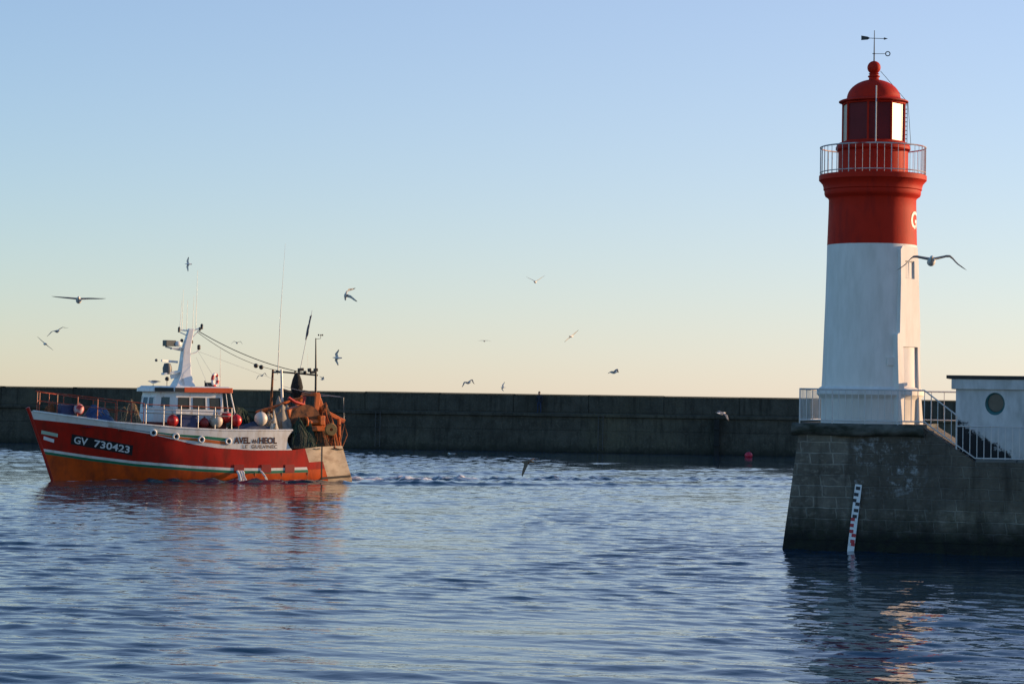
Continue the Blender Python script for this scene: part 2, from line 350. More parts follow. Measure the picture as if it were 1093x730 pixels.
# ------------------------------------------------------------------ stone pier, platform, railings, hut
def ploc(px, py, n):
    """pixel ray met with the pier-parallel plane at inset n: pier-local (s, n, z)"""
    e = Vector((math.cos(PANG), math.sin(PANG), 0)); nn = Vector((-math.sin(PANG), math.cos(PANG), 0))
    d = pray(px, py); o = Vector((0, 0, EYE)); k = ((PO - o).dot(nn) + n) / d.dot(nn); q = o + d * k - PO
    return Vector((q.dot(e), n, q.z))
DECK = 2.72; PLAT = 3.78
def make_pier():
    root = thing('stone_pier', 'dark stone pier head with mossy ledge carrying the lighthouse', 'pier', PO, PANG)
    mt = stone_mat('pier stone', (.135, .117, .092), (.20, .178, .142), (.36, .335, .28), .70, .325, patch_c=(.36, .37, .37), algae_z=.85, tide=.7, plain=2.35)
    BAT = .40
    s1, s2 = 4.05, 5.62
    def ztop(s): return 3.46 if s <= s1 else (lerp(3.72, DECK, (s - s1) / (s2 - s1)) if s < s2 else DECK)
    cols = [0, .8, 1.6, 2.4, 3.2, s1, s1 + .001, 4.4, 4.8, 5.2, s2, 7, 9, 12, 16, 22, 28]
    b = MB(); nz = 14; zb = -3.0
    def P(s, z):
        return (s + (BAT * z / 3.46 if s < .01 else (BAT * z / 3.46) * max(0, 1 - s / 1.0)), BAT * z / 3.46 + .012 * math.sin(s * 9 + z * 7), z)
    vs = []
    for s in cols: vs += [P(s, lerp(zb, ztop(s), j / nz)) for j in range(nz + 1)]
    fs = [(i * (nz + 1) + j, (i + 1) * (nz + 1) + j, (i + 1) * (nz + 1) + j + 1, i * (nz + 1) + j + 1) for i in range(len(cols) - 1) for j in range(nz)]
    b.add(vs, fs)
    D = 6.4
    b.add([P(0, lerp(zb, 3.46, j / nz)) for j in range(nz + 1)] + [(P(0, lerp(zb, 3.46, j / nz))[0], D, lerp(zb, 3.46, j / nz)) for j in range(nz + 1)], [(j, j + 1, nz + 2 + j, nz + 1 + j) for j in range(nz)])
    b.add([P(s, ztop(s)) for s in cols] + [(P(s, ztop(s))[0], D, ztop(s)) for s in cols], [(i, i + 1, len(cols) + i + 1, len(cols) + i) for i in range(len(cols) - 1)])
    b.add([(.2, D, zb), (28, D, zb), (28, D, DECK), (s2, D, DECK), (s1, D, 3.46), (BAT, D, 3.46)], [(0, 1, 2, 3, 4, 5)])
    b.add([P(28, zb), P(28, DECK), (28, D, DECK), (28, D, zb)], [(0, 1, 2, 3)])
    b.build('masonry', mt, root)
    moss = M('mossy coping stone', (.105, .105, .09), .9, .25, 3, bump=.03, dirt=(.018, .022, .012), amt=.62, dscale=(1.6, 2, 3.5), edge=.15)
    b = MB(); n = 26; sx0, sx1 = .20, 4.12
    def C(i, j):
        s = lerp(sx0, sx1, i / n); r_ = random.uniform
        prof = [(.44, 3.40), (.25, 3.44), (.19, 3.52), (.19, 3.66), (.26, 3.765), (.6, 3.78), (6.35, 3.785)]
        y, z = prof[j]; jit = .018 if 0 < j < 5 else .004
        return (s + r_(-.01, .01), y + r_(-jit, jit), z + r_(-jit, jit) * .7 + (.03 * math.sin(s * 2.3) if j in (1, 2) else 0))
    vs = [C(i, j) for i in range(n + 1) for j in range(7)]
    fs = [(i * 7 + j, (i + 1) * 7 + j, (i + 1) * 7 + j + 1, i * 7 + j + 1) for i in range(n) for j in range(6)]
    vs += [(sx0, 6.35, 3.40), (sx1, 6.35, 3.40)]; e0 = len(vs) - 2
    fs += [tuple([0, 1, 2, 3, 4, 5, 6, e0]), tuple([n * 7 + 6, n * 7 + 5, n * 7 + 4, n * 7 + 3, n * 7 + 2, n * 7 + 1, n * 7, e0 + 1])]
    b.add(vs, fs); b.build('coping', moss, root, smooth=50)
    # kerb stones along the lower quay edge, steps behind the railing
    b = MB()
    x = s2 + .02
    while x < 27: b.box((x + .6, .55, DECK + .02), (1.18, .5, .09)); x += 1.2
    b.build('kerb', M('quay kerb', (.13, .13, .12), .9, .2, 5, bump=.01), root, bevel=.02)
    b = MB()
    for i in range(6):
        zt = PLAT - .175 * (i + 1); b.box((4.24 + i * .26, .74, (zt + 2.4) / 2), (.262, .46, zt - 2.4 + .004 * i))
    b.build('steps', M('step concrete', (.16, .155, .145), .9, .15, 5), root, bevel=.01)
    # short blind pipe niche near the right edge
    q = ploc(1091, 524, .3); b = MB(); b.box((q.x, .32, q.z), (.16, .14, .62)); b.build('drain_slot', M('rusty iron', (.05, .022, .014), .9, .3, 6), root, bevel=.01)
    # ---- railing on the platform
    rl = thing('platform_railing', 'white metal railing round the platform at the foot of the lighthouse', 'railing', PO, PANG)
    f0, back = .42, 6.0; L0 = .42; RH = 1.02
    def line(pts, nm, r): b = MB(); b.path(pts, r, 8); b.build(nm, rail_white, rl)
    sE = 4.12; zE = PLAT + RH
    gap = [(s2, f0, DECK + RH + .02)]
    line([(L0, f0, zE), (sE, f0, zE), (s2 - .55, f0, DECK + RH + .34)], 'top_rail', .024)
    line([(L0, f0, zE), (L0, back, zE)], 'top_rail', .024); line([(L0, back, zE), (s2 + .6, back, zE)], 'top_rail', .024)
    line([(L0, f0, PLAT + .09), (sE, f0, PLAT + .09), (s2, f0, DECK + .1), (27, f0, DECK + .1)], 'bottom_rail', .022)
    line([(L0, f0, PLAT + .09), (L0, back, PLAT + .09)], 'bottom_rail', .018); line([(L0, back, PLAT + .12), (s2 + .6, back, PLAT + .12)], 'bottom_rail', .02)
    line([(s2 - .55, f0, DECK + RH + .34), (s2 - .55, f0, DECK + .16)], 'post', .026)
    bar = None
    def balus(x, y, z0, z1, r=.011):
        nonlocal bar
        bb = MB(); bb.path([(0, 0, 0), (0, 0, z1 - z0)], r, 6); bb.build('baluster', rail_white, rl, loc=(x, y, z0))
    x = L0; i = 0
    while x < sE + .01:
        big = i % 5 == 0; balus(x, f0, PLAT - .02 if big else PLAT + .09, zE, .022 if big else .012); x += .195; i += 1
    y = f0 + .3
    while y < back: balus(L0, y, PLAT + .05, zE, .012); y += .30
    x = L0 + .3
    while x < s2 + .6: balus(x, back, PLAT + .05, zE, .012); x += .4
    x = sE + .2
    while x < s2 - .58:
        balus(x, f0, lerp(PLAT + .09, DECK + .1, (x - sE) / (s2 - sE)), lerp(zE, DECK + RH + .34, (x - sE) / (s2 - .55 - sE)), .013); x += .2
    # lower quay railing, uprights of uneven height
    x = s2 - .36; i = 0
    while x < 15:
        zb_ = DECK + .1 if x > s2 else lerp(PLAT + .09, DECK + .1, (x - sE) / (s2 - sE))
        balus(x, f0, zb_ - (.06 if i % 3 == 0 else 0), DECK + RH + .02, .013); x += .205; i += 1
    line([(s2 - .55, f0, DECK + RH + .02), (27, f0, DECK + RH + .02)], 'top_rail', .020)
    # ---- hut
    HN = 1.0; a = ploc(1020, 450, HN); rt = ploc(1010, 402, HN - .15); W = 5.2; Dp = 1.15
    ztop_ = ploc(1040, 404.5, HN).z
    hut = thing('quay_hut', 'small white flat roofed hut with round window beside the lighthouse', 'hut', (0, 0, 0)); hut.location = PO; hut.rotation_euler.z = PANG
    hw = M('weathered white render', (.60, .61, .61), .85, .10, 1.6, bump=.006, dirt=(.36, .37, .36), amt=.5, dscale=(2.2, 2.2, .7), edge=.2)
    algae_nodes(hw, a.x)
    s0 = a.x
    cx, cz = ploc(1062, 431, HN).x, ploc(1062, 431, HN).z; rr = .335
    b = MB(); z0 = DECK - .05; zt = ztop_
    # front wall with a round opening
    K = 40; circ = [(cx + rr * .86 * math.cos(2 * math.pi * k / K), cz + rr * 1.0 * math.sin(2 * math.pi * k / K)) for k in range(K)]
    xl, xr = s0, s0 + W
    def outer(k):
        c, s_ = math.cos(2 * math.pi * k / K), math.sin(2 * math.pi * k / K)
        tx = ((xr - cx) if c > 0 else (cx - xl)) / max(1e-6, abs(c)); tz = ((zt - cz) if s_ > 0 else (cz - z0)) / max(1e-6, abs(s_)); t = min(tx, tz); return (cx + c * t, cz + s_ * t)
    outs = [outer(k) for k in range(K)]
    vs = [(x, HN, z) for x, z in circ] + [(x, HN, z) for x, z in outs] + [(x, HN + .2, z) for x, z in circ]
    fs = [(k, (k + 1) % K, K + (k + 1) % K, K + k) for k in range(K)] + [(k, (k + 1) % K, 2 * K + (k + 1) % K, 2 * K + k) for k in range(K)]
    b.add(vs, fs)
    for cxr in ((xl, z0), (xr, z0), (xr, zt), (xl, zt)):
        ks = sorted(range(K), key=lambda k: (outs[k][0] - cxr[0]) ** 2 + (outs[k][1] - cxr[1]) ** 2)[:2]
        b.add([(cxr[0], HN, cxr[1])] + [(outs[k][0], HN, outs[k][1]) for k in ks], [(0, 1, 2)])
    b.add([(xl, HN, z0), (xl, HN + Dp, z0), (xl, HN + Dp, zt), (xl, HN, zt), (xr, HN, z0), (xr, HN + Dp, z0), (xr, HN + Dp, zt), (xr, HN, zt)], [(0, 1, 2, 3), (4, 5, 6, 7), (1, 5, 6, 2)])
    wl = b.build('wall', hw, hut)
    b = MB(); b.box(((xl + xr) / 2 - .02, HN + Dp / 2, zt - .155), (W + .22, Dp + .16, .30)); b.build('fascia', hw, hut, bevel=.01)
    b = MB(); b.box(((rt.x + xr + .25) / 2, HN + Dp / 2, zt + .055), (xr + .25 - rt.x, Dp + .26, .10)); b.build('roof', roof_dark, hut, bevel=.015)
    win = MB(); prof = [(rr * .99, -.12), (rr * 1.0, .012), (rr * .93, .02), (rr * .90, -.02), (rr * .60, -.09)]
    win.lathe([(r_, h_) for r_, h_ in prof], (0, 0, 0), 40, 0, axis=(0, -1, 0)); wo_ = win.build('window', teal, hut, smooth=40); wo_.location = (cx, HN + .05, cz); wo_.scale = (.86, 1, 1)
    pn = MB(); pn.lathe([(.001, 0), (rr * .78, 0), (rr * .80, -.02), (rr * .78, -.05), (.001, -.05)], (.035, 0, .03), 40, 0, axis=(0, -1, 0)); pn.build('pane', M('dusty pane', (.085, .075, .06), .35, .2, 5), wo_, loc=(0, .02, 0))
    # ---- tide gauge
    t0, t1 = ploc(908, 588, -.02), ploc(916.5, 517, .15)
    g = thing('tide_gauge', 'white tide gauge board with black and red marks leaning on the pier', 'tide gauge', (0, 0, 0)); g.location = PO; g.rotation_euler.z = PANG
    ax = (t1 - t0); ln = ax.length; ax.normalize(); sd_ = Vector((ax.z, 0, -ax.x)).normalized(); nr_ = ax.cross(sd_).normalized()
    if nr_.y > 0: nr_ = -nr_
    wb = .20; t0 = t0 - ax * .25 + nr_ * .0; ln += .25
    def bd(a0, a1, c0, c1, h0, h1, mb, mi=0):
        vs = [t0 + ax * a_ + sd_ * c_ + nr_ * h_ for h_ in (h0, h1) for a_, c_ in ((a0, c0), (a1, c0), (a1, c1), (a0, c1))]
        mb.add(vs, [(0, 1, 2, 3), (4, 5, 6, 7), (0, 1, 5, 4), (1, 2, 6, 5), (2, 3, 7, 6), (3, 0, 4, 7)], mi)
    b = MB(); bd(0, ln, -wb / 2, wb / 2, 0, .04, b); b.build('board', M('gauge white enamel', (.74, .75, .76), .4, .06, 6, dirt=(.35, .33, .28), amt=.25, dscale=(6, 6, 3)), g)
    blk, rd = M('gauge black', (.012, .012, .022), .5), M('gauge red', (.42, .02, .03), .5)
    marks = [(.985, .0), (.90, -.15), (.82, -.35), (.775, .2), (.69, .1), (.61, .0)]
    for i in range(6): b = MB(); c_ = wb * marks[i][1]; bd(ln * marks[i][0] - .10 - .03, ln * marks[i][0] - .03, max(-wb / 2, c_ - .065) , min(wb / 2, c_ + .065), .04, .044, b); b.build('mark', blk, g)
    for i, (f_, c_) in enumerate([(.555, -.25), (.475, -.3), (.395, -.25), (.345, .2), (.265, .1), (.225, .25)]): b = MB(); c_ *= wb; bd(ln * f_ - .10, ln * f_, max(-wb / 2, c_ - .065), min(wb / 2, c_ + .065), .04, .044, b); b.build('mark', rd, g)

def algae_nodes(m, x0):
    """dark algae growing up the foot of the hut wall"""
    N = m.node_tree.nodes; L = m.node_tree.links; p = N['Principled BSDF']; src = p.inputs['Base Color'].links[0].from_socket
    tc = N.new('ShaderNodeTexCoord'); sx = N.new('ShaderNodeSeparateXYZ'); L.new(tc.outputs['Object'], sx.inputs[0])
    n = N.new('ShaderNodeTexNoise'); n.inputs['Scale'].default_value = 3.0; n.inputs['Detail'].default_value = 9; n.inputs['Roughness'].default_value = .75; L.new(tc.outputs['Object'], n.inputs['Vector'])
    h = N.new('ShaderNodeMapRange'); h.inputs[1].default_value = x0; h.inputs[2].default_value = x0 + 2.0; h.inputs[3].default_value = DECK + 1.22; h.inputs[4].default_value = DECK - .02; L.new(sx.outputs[0], h.inputs[0])
    d = N.new('ShaderNodeMath'); d.operation = 'SUBTRACT'; L.new(h.outputs[0], d.inputs[0]); L.new(sx.outputs[2], d.inputs[1])
    e = N.new('ShaderNodeMath'); e.operation = 'MULTIPLY_ADD'; L.new(n.outputs['Fac'], e.inputs[0]); e.inputs[1].default_value = 1.3; e.inputs[2].default_value = -.65
    s = N.new('ShaderNodeMath'); s.operation = 'ADD'; L.new(d.outputs[0], s.inputs[0]); L.new(e.outputs[0], s.inputs[1])
    r_ = N.new('ShaderNodeMapRange'); r_.inputs[1].default_value = -.06; r_.inputs[2].default_value = .06; L.new(s.outputs[0], r_.inputs[0])
    mx = N.new('ShaderNodeMix'); mx.data_type = 'RGBA'; L.new(r_.outputs[0], mx.inputs[0]); L.new(src, mx.inputs[6]); mx.inputs[7].default_value = (.014, .017, .02, 1)
    L.new(mx.outputs[2], p.inputs['Base Color'])
make_pier()
# ------------------------------------------------------------------ lighthouse
def make_lighthouse():
    T = at(928.5, 452, 74.7); T.z = 0
    root = thing('lighthouse', 'white lighthouse tower with bright red top and railed gallery', 'lighthouse', (T.x, T.y, 0))
    cam_a = math.degrees(math.atan2(-T.y, -T.x))
    def A(d): return R(cam_a + d)
    S = 96
    white_p = [(1.50, PLAT - .02), (1.50, 4.50), (1.53, 4.55), (1.63, 4.66), (1.63, 4.78), (1.55, 4.86), (1.485, 4.90), (1.47, 5.2), (1.44, 6.2), (1.40, 7.5), (1.375, 8.6), (1.365, 9.23)]
    b = MB(); b.lathe(white_p, (0, 0, 0), S); b.build('tower', tower_white, root, smooth=35)
    b = MB(); b.lathe([(1.367, 9.23), (1.355, 9.6), (1.335, 10.3), (1.33, 10.62), (1.36, 10.68), (1.44, 10.73), (1.47, 10.80), (1.47, 10.90), (1.50, 10.93), (1.50, 11.0), (1.53, 11.10), (1.60, 11.18), (1.64, 11.22), (1.64, 11.36), (1.60, 11.385), (1.0, 11.39)], (0, 0, 0), S)
    b.build('gallery_cornice', red_paint, root, smooth=35)
    # letter on the red band, wrapped round the drum
    v, f = text_pts('G', .02); b = MB(); h_ = .54; rad = 1.352
    b.add([(rad * math.cos(A(60) + x * h_ / rad), rad * math.sin(A(60) + x * h_ / rad), 9.72 + y * h_) for x, y in v], f); b.build('lettering', M('white letter paint', (.78, .76, .70), .6, .05), root)
    # gallery railing
    gr = MB(); rg = 1.605
    for z, r_ in ((12.23, .022), (11.46, .016)): gr.ring((0, 0, z), rg, r_, seg=80, sub=8)
    go = gr.build('gallery_railing', M('gallery rail paint', (.50, .47, .46), .5, .15, 6, dirt=(.32, .03, .02), amt=.45, dscale=(2, 2, 2)), root, smooth=60)
    for k in range(46):
        a_ = 2 * math.pi * k / 46; bb = MB(); bb.path([(0, 0, 0), (0, 0, .86)], .009 if k % 6 else .016, 6)
        bb.build('baluster', go.data.materials[0], go, loc=(rg * math.cos(a_), rg * math.sin(a_), 11.37))
    # lantern base
    b = MB(); b.lathe([(1.06, 11.38), (1.06, 12.10), (1.09, 12.13), (1.14, 12.17), (1.14, 12.25), (1.10, 12.30), (1.12, 12.33), (1.05, 12.37), (.7, 12.38)], (0, 0, 0), 64); b.build('lantern_base', red_paint, root, smooth=35)
    # lantern: eight panes, mullions
    ln = MB(); Rv = .945; z0, z1 = 12.36, 13.62; va = [A(d) for d in (-100, -55, -10, 35, 80, 125, 170, 215)]
    vp = [Vector((Rv * math.cos(a_), Rv * math.sin(a_), 0)) for a_ in va]
    for p in vp: ln.path([p + Vector((0, 0, z0)), p + Vector((0, 0, z1))], .032, 8)
    for z in (z0 + .03, z1 - .03): ln.path([p + Vector((0, 0, z)) for p in vp + vp[:1]], .04, 8, cap=False)
    lo = ln.build('lantern', red_paint, root, smooth=50)
    kinds = [pane_clear, pane_red, pane_red, pane_clear, pane_clear, pane_red, pane_red, pane_red]
    for k in range(8):
        p, q = vp[k], vp[(k + 1) % 8]; i_ = (p + q) / 2; i_ = -i_.normalized() * .018
        b = MB(); c4 = [p, q]; vs = [x * .985 + Vector((0, 0, z)) + o_ for o_ in (Vector(), i_) for x, z in ((p, z0 + .05), (q, z0 + .05), (q, z1 - .05), (p, z1 - .05))]
        b.add(vs, [(0, 1, 2, 3), (4, 5, 6, 7), (0, 1, 5, 4), (1, 2, 6, 5), (2, 3, 7, 6), (3, 0, 4, 7)]); b.build('pane', kinds[k], lo)
    b = MB(); b.lathe([(.001, 12.40), (.34, 12.40), (.38, 12.7), (.38, 13.2), (.25, 13.45), (.001, 13.5)], (0, 0, 0), 24); b.build('lamp_lens', dark_glass, lo, smooth=60)
    # dome, ball and neck
    prof = [(.90, 13.60), (1.06, 13.63), (1.06, 13.66), (1.00, 13.69), (.86, 13.72)] + [(.82 * math.cos(t), 13.74 + .60 * math.sin(t)) for t in np.linspace(.05, 1.36, 14)] + [(.155, 14.345), (.15, 14.40), (.185, 14.42), (.185, 14.45), (.14, 14.47), (.14, 14.50), (.165, 14.52), (.12, 14.545)]
    b = MB(); b.lathe([(.001, 13.60)] + prof, (0, 0, 0), 64); d_ = b.build('dome', red_paint, root, smooth=40)
    b = MB(); b.ball((0, 0, 14.71), .205, 32); b.build('finial_ball', red_paint, d_, smooth=60)
    # weather vane
    vane = MB(); vane.path([(0, 0, 14.88), (0, 0, 15.86)], [.022, .010], 8); vo = vane.build('weather_vane', iron, root)
    dx = Vector((math.cos(A(90)), math.sin(A(90)), 0)); U = Vector((0, 0, 1))
    def slab(mb, pts, th=.012):
        nn = dx.cross(U) * th; n_ = len(pts); P_ = [dx * x + U * z for x, z in pts]
        mb.add([p + nn for p in P_] + [p - nn for p in P_], [tuple(range(n_)), tuple(range(2 * n_ - 1, n_ - 1, -1))] + [(i, (i + 1) % n_, n_ + (i + 1) % n_, n_ + i) for i in range(n_)])
    b = MB(); b.path([dx * -.16 + U * 15.62, dx * .34 + U * 15.60], .010, 6); slab(b, [(-.40, 15.70), (-.20, 15.665), (-.14, 15.63), (-.14, 15.615), (-.20, 15.575), (-.40, 15.56)]); slab(b, [(.29, 15.64), (.41, 15.60), (.29, 15.565)]); b.build('arrow', iron, vo)
    b = MB(); b.path([U * 15.14 - dx * .06, U * 15.135 + dx * .33], .009, 6); b.ball((0, 0, 15.14), .03, 10); b.build('direction_arm', iron, vo)
    v, f = text_pts('O', .02); b = MB(); hh = .16; o0 = len(v)
    nn = dx.cross(U) * .008
    b.add([dx * (.33 + x * hh) + U * (15.055 + y * hh) + nn for x, y in v] + [dx * (.33 + x * hh) + U * (15.055 + y * hh) - nn for x, y in v], f + [tuple(i + o0 for i in q) for q in f]); b.build('lettering', iron, vo)
    # lightning rod in front of the lantern and its stay
    b = MB(); pr = Vector((1.10 * math.cos(A(4)), 1.10 * math.sin(A(4)), 0)); b.path([pr + U * 12.2, pr + U * 14.02], .020, 8); b.build('lightning_rod', rail_white, root)
    b = MB(); p1 = Vector((1.15 * math.cos(A(85)), 1.15 * math.sin(A(85)), 12.3)); p2 = Vector((1.06 * math.cos(A(80)), 1.06 * math.sin(A(80)), 13.6)); b.path([p1, p2, Vector((.2 * math.cos(A(80)), .2 * math.sin(A(80)), 14.6))], .008, 5); b.build('stay_wire', iron, root)
    b = MB()
    for k in range(9): p = Vector((1.0 * math.cos(A(84)), 1.0 * math.sin(A(84)), 12.5 + k * .13)); b.path([p - dx * .03, p + dx * .03], .012, 5)
    for s_ in (-.03, .03): b.path([Vector((1.0 * math.cos(A(84)), 1.0 * math.sin(A(84)), 12.35)) + dx * s_, Vector((1.0 * math.cos(A(84)), 1.0 * math.sin(A(84)), 13.6)) + dx * s_], .010, 5)
    b.build('ladder', iron, root)
    # door strip: a flat projecting surround at 60 degrees to the line of sight
    na = A(54); n_ = Vector((math.cos(na), math.sin(na), 0)); t_ = Vector((-math.sin(na), math.cos(na), 0))
    def W(a_, o_, z): return n_ * o_ + t_ * a_ + U * z
    def slabw(mb, outline, o_out, o_in, mi=0):
        n0 = len(outline); mb.add([W(a_, o_out(z), z) for a_, z in outline] + [W(a_, o_in, z) for a_, z in outline], [tuple(range(n0)), tuple(range(2 * n0 - 1, n0 - 1, -1))] + [(i, (i + 1) % n0, n0 + (i + 1) % n0, n0 + i) for i in range(n0)], mi)
    def oo(z): return ip(z, [(3.7, 1.58), (4.4, 1.50), (6.5, 1.465), (9.23, 1.40)])
    b = MB(); dw = .38; dz0, dz1 = PLAT + .08, 6.12
    wl, wr = -.66, .50
    slabw(b, [(wl, PLAT), (-dw, PLAT), (-dw, dz1), (wl, dz1)], oo, .8); slabw(b, [(dw, PLAT), (wr + .06, PLAT), (wr, 4.6), (wr, dz1), (dw, dz1)], oo, .8); slabw(b, [(wl, dz1), (wr, dz1), (wr, 6.48), (.48, 6.52), (-.60, 6.52), (wl, 6.48)], oo, .8)
    # upper strip with a small window
    wz0, wz1, ww = 8.18, 8.72, .24; ul, ur = -.46, .46
    slabw(b, [(ul - .08, 6.52), (ur + .06, 6.52), (ur, wz0), (ul, wz0)], oo, .8); slabw(b, [(ul, wz0), (-ww, wz0), (-ww, wz1), (ul, wz1)], oo, .8); slabw(b, [(ww, wz0), (ur, wz0), (ur, wz1), (ww, wz1)], oo, .8)
    slabw(b, [(ul, wz1), (ur, wz1), (ur - .06, 9.16), (ul + .1, 9.16), (ul, 9.05)], oo, .8)
    b.build('door_surround', tower_white, root)
    b = MB(); b.add([W(a_, o_, z) for o_ in (1.30, 1.36) for a_, z in ((-dw, PLAT), (dw, PLAT), (dw, dz1), (-dw, dz1))], [(0, 1, 2, 3), (4, 5, 6, 7), (0, 1, 5, 4), (1, 2, 6, 5), (2, 3, 7, 6), (3, 0, 4, 7)]); do = b.build('door', lead, root)
    b = MB()
    for z in (PLAT + .25, PLAT + 1.25): b.add([W(a_, o_, zz) for o_ in (1.358, 1.375) for a_, zz in ((-dw + .1, z), (dw - .1, z), (dw - .1, z + .85), (-dw + .1, z + .85))], [(0, 1, 2, 3), (4, 5, 6, 7), (0, 1, 5, 4), (1, 2, 6, 5), (2, 3, 7, 6), (3, 0, 4, 7)])
    b.build('panel', lead, do)
    b = MB(); b.path([W(-dw + .07, 1.36, 4.85), W(-dw + .07, 1.43, 4.85), W(-dw + .19, 1.43, 4.85)], .014, 8); b.build('handle', iron, do)
    b = MB()
    for a_ in (-dw, dw): b.path([W(a_, 1.40, PLAT + .05), W(a_, 1.40, dz1)], .022, 6)
    b.build('frame', M('brown door frame', (.20, .12, .07), .6, .2, 5), do)
    b = MB(); b.add([W(a_, o_, z) for o_ in (1.20, 1.36) for a_, z in ((-ww, wz0), (ww, wz0), (ww, wz1), (-ww, wz1))], [(0, 1, 2, 3), (4, 5, 6, 7), (0, 1, 5, 4), (1, 2, 6, 5), (2, 3, 7, 6), (3, 0, 4, 7)]); wo_ = b.build('window', M('dull window pane', (.25, .19, .13), .3, .2, 4), root)
    b = MB()
    for a_ in (-ww + .02, 0, ww - .02): b.path([W(a_, 1.37, wz0), W(a_, 1.37, wz1)], .018, 6)
    for z in (wz0 + .02, wz1 - .02): b.path([W(-ww, 1.37, z), W(ww, 1.37, z)], .018, 6)
    b.build('frame', rail_white, wo_)
    # plaque and steps at the tower foot
    pa = A(24); pn = Vector((math.cos(pa), math.sin(pa), 0)); pt_ = Vector((-math.sin(pa), math.cos(pa), 0)); b = MB()
    b.box(pn * 1.475 + U * 5.67, (.05, .24, .26), rz=pa); b.build('meter_box', tower_white, root, bevel=.01)
    return root
make_lighthouse()
# ------------------------------------------------------------------ fishing boat
boat = thing('fishing_trawler', 'red and orange fishing trawler with white wheelhouse and cluttered deck', 'fishing boat', BC, BANG)
SHEER = [(8.8, 3.45), (8.51, 3.41), (6.84, 3.18), (5.15, 2.94), (3.2, 2.80), (1.87, 2.69), (.95, 2.65), (-.36, 2.60), (-2.15, 2.60), (-4.5, 2.62)]
WBOT = [(8.8, 3.06), (8.51, 3.03), (6.84, 2.86), (5.14, 2.68), (3.19, 2.37), (.93, 1.87), (-.22, 1.71), (-2.22, 1.60), (-4.34, 1.61), (-5.9, 1.78), (-7.46, 1.84), (-8.2, 1.86)]
STOP = [(8.8, 1.70), (7.92, 1.56), (5.96, 1.27), (3.98, 1.03), (.91, .80), (-1.16, .70), (-3, .69), (-5.27, .74), (-8.2, .86)]
BD = [(-8.2, 1.75), (-6, 2.17), (-3, 2.38), (0, 2.4), (3, 2.25), (5, 1.85), (7, 1.05), (8, .5), (8.8, .03)]
BW = [(-8.2, 1.65), (-6, 2.02), (-3, 2.28), (0, 2.28), (3, 1.95), (5, 1.25), (7, .42), (8, .14), (8.8, .02)]
def xst(z): return -7.45 - (1.84 - z) * .36
def xbw(z): return 7.52 + z * .37 - .02 * max(0, -z)
def smooth_ip(x, tab, h=.6):
    return (ip(x - h, tab) + 2 * ip(x, tab) + ip(x + h, tab)) / 4
def hs(xb, z, off=0.0, side=1):
    """hull surface point at length xb, height z (boat frame)"""
    u = (xb - xst(z)) / (xbw(z) - xst(z)); xn = lerp(-8.0, 8.8, u)
    zs = ip(xn, SHEER) if xn > -4.5 else 2.62
    t = max(0, min(1, z / zs)); d_, w_ = smooth_ip(xn, BD), smooth_ip(xn, BW)
    if xn > 8.2: k = (8.8 - xn) / .6; d_ *= k ** .5 if k > 0 else 0; w_ *= k ** .5 if k > 0 else 0
    y = lerp(w_, d_, t ** 1.3) if z >= 0 else w_ * max(.2, 1 + z * .35)
    y = max(y, .025)
    return Vector((xb, (y + off) * side, z))
def line_at(xb0, tab): return ip(xb0, tab)
red_hull = M('red hull paint', (.44, .018, .008), .42, .12, 1.1, dirt=(.22, .020, .010), amt=.50, dscale=(2.4, 2.4, .7), edge=.2, spec=.25)
orange_hull = M('orange hull paint', (.56, .075, .007), .45, .14, 1.3, dirt=(.26, .04, .012), amt=.45, dscale=(2.2, 2.2, 1.2), edge=.2, spec=.25)
white_hull = M('white hull paint', (.74, .72, .67), .45, .06, 1.5, dirt=(.46, .36, .24), amt=.30, dscale=(2.2, 2.2, .8), edge=.25)
green_hull = M('green hull paint', (.010, .16, .075), .45, .12, 2)
orange_stripe = M('orange stripe paint', (.55, .13, .02), .45, .12, 2)
steel_plate = M('scoured stern plating', (.52, .40, .27), .55, .18, 1.6, dirt=(.22, .12, .06), amt=.42, dscale=(1.6, 1.6, 3.2), edge=.2, bump=.01)
black_hole = M('painted hole dark', (.012, .012, .013), .7)  # flat black disc colour, paints the shade inside the fairlead openings
orange_gear = M('orange deck gear paint', (.70, .14, .015), .55, .15, 3, dirt=(.22, .06, .02), amt=.42, dscale=(3, 3, 3))
rust = M('rusty steel', (.26, .09, .03), .85, .3, 4, dirt=(.05, .025, .015), amt=.5, dscale=(3, 3, 3))
boat_white = M('white superstructure paint', (.74, .74, .73), .45, .05, 2, dirt=(.48, .36, .25), amt=.25, dscale=(4, 4, .8))
steel = M('galvanised steel', (.42, .42, .42), .45, .15, 8, metal=.3)
deck_grey = M('deck grey', (.09, .085, .08), .8, .25, 3)
black_paint = M('black paint', (.014, .014, .015), .5, .2, 4)

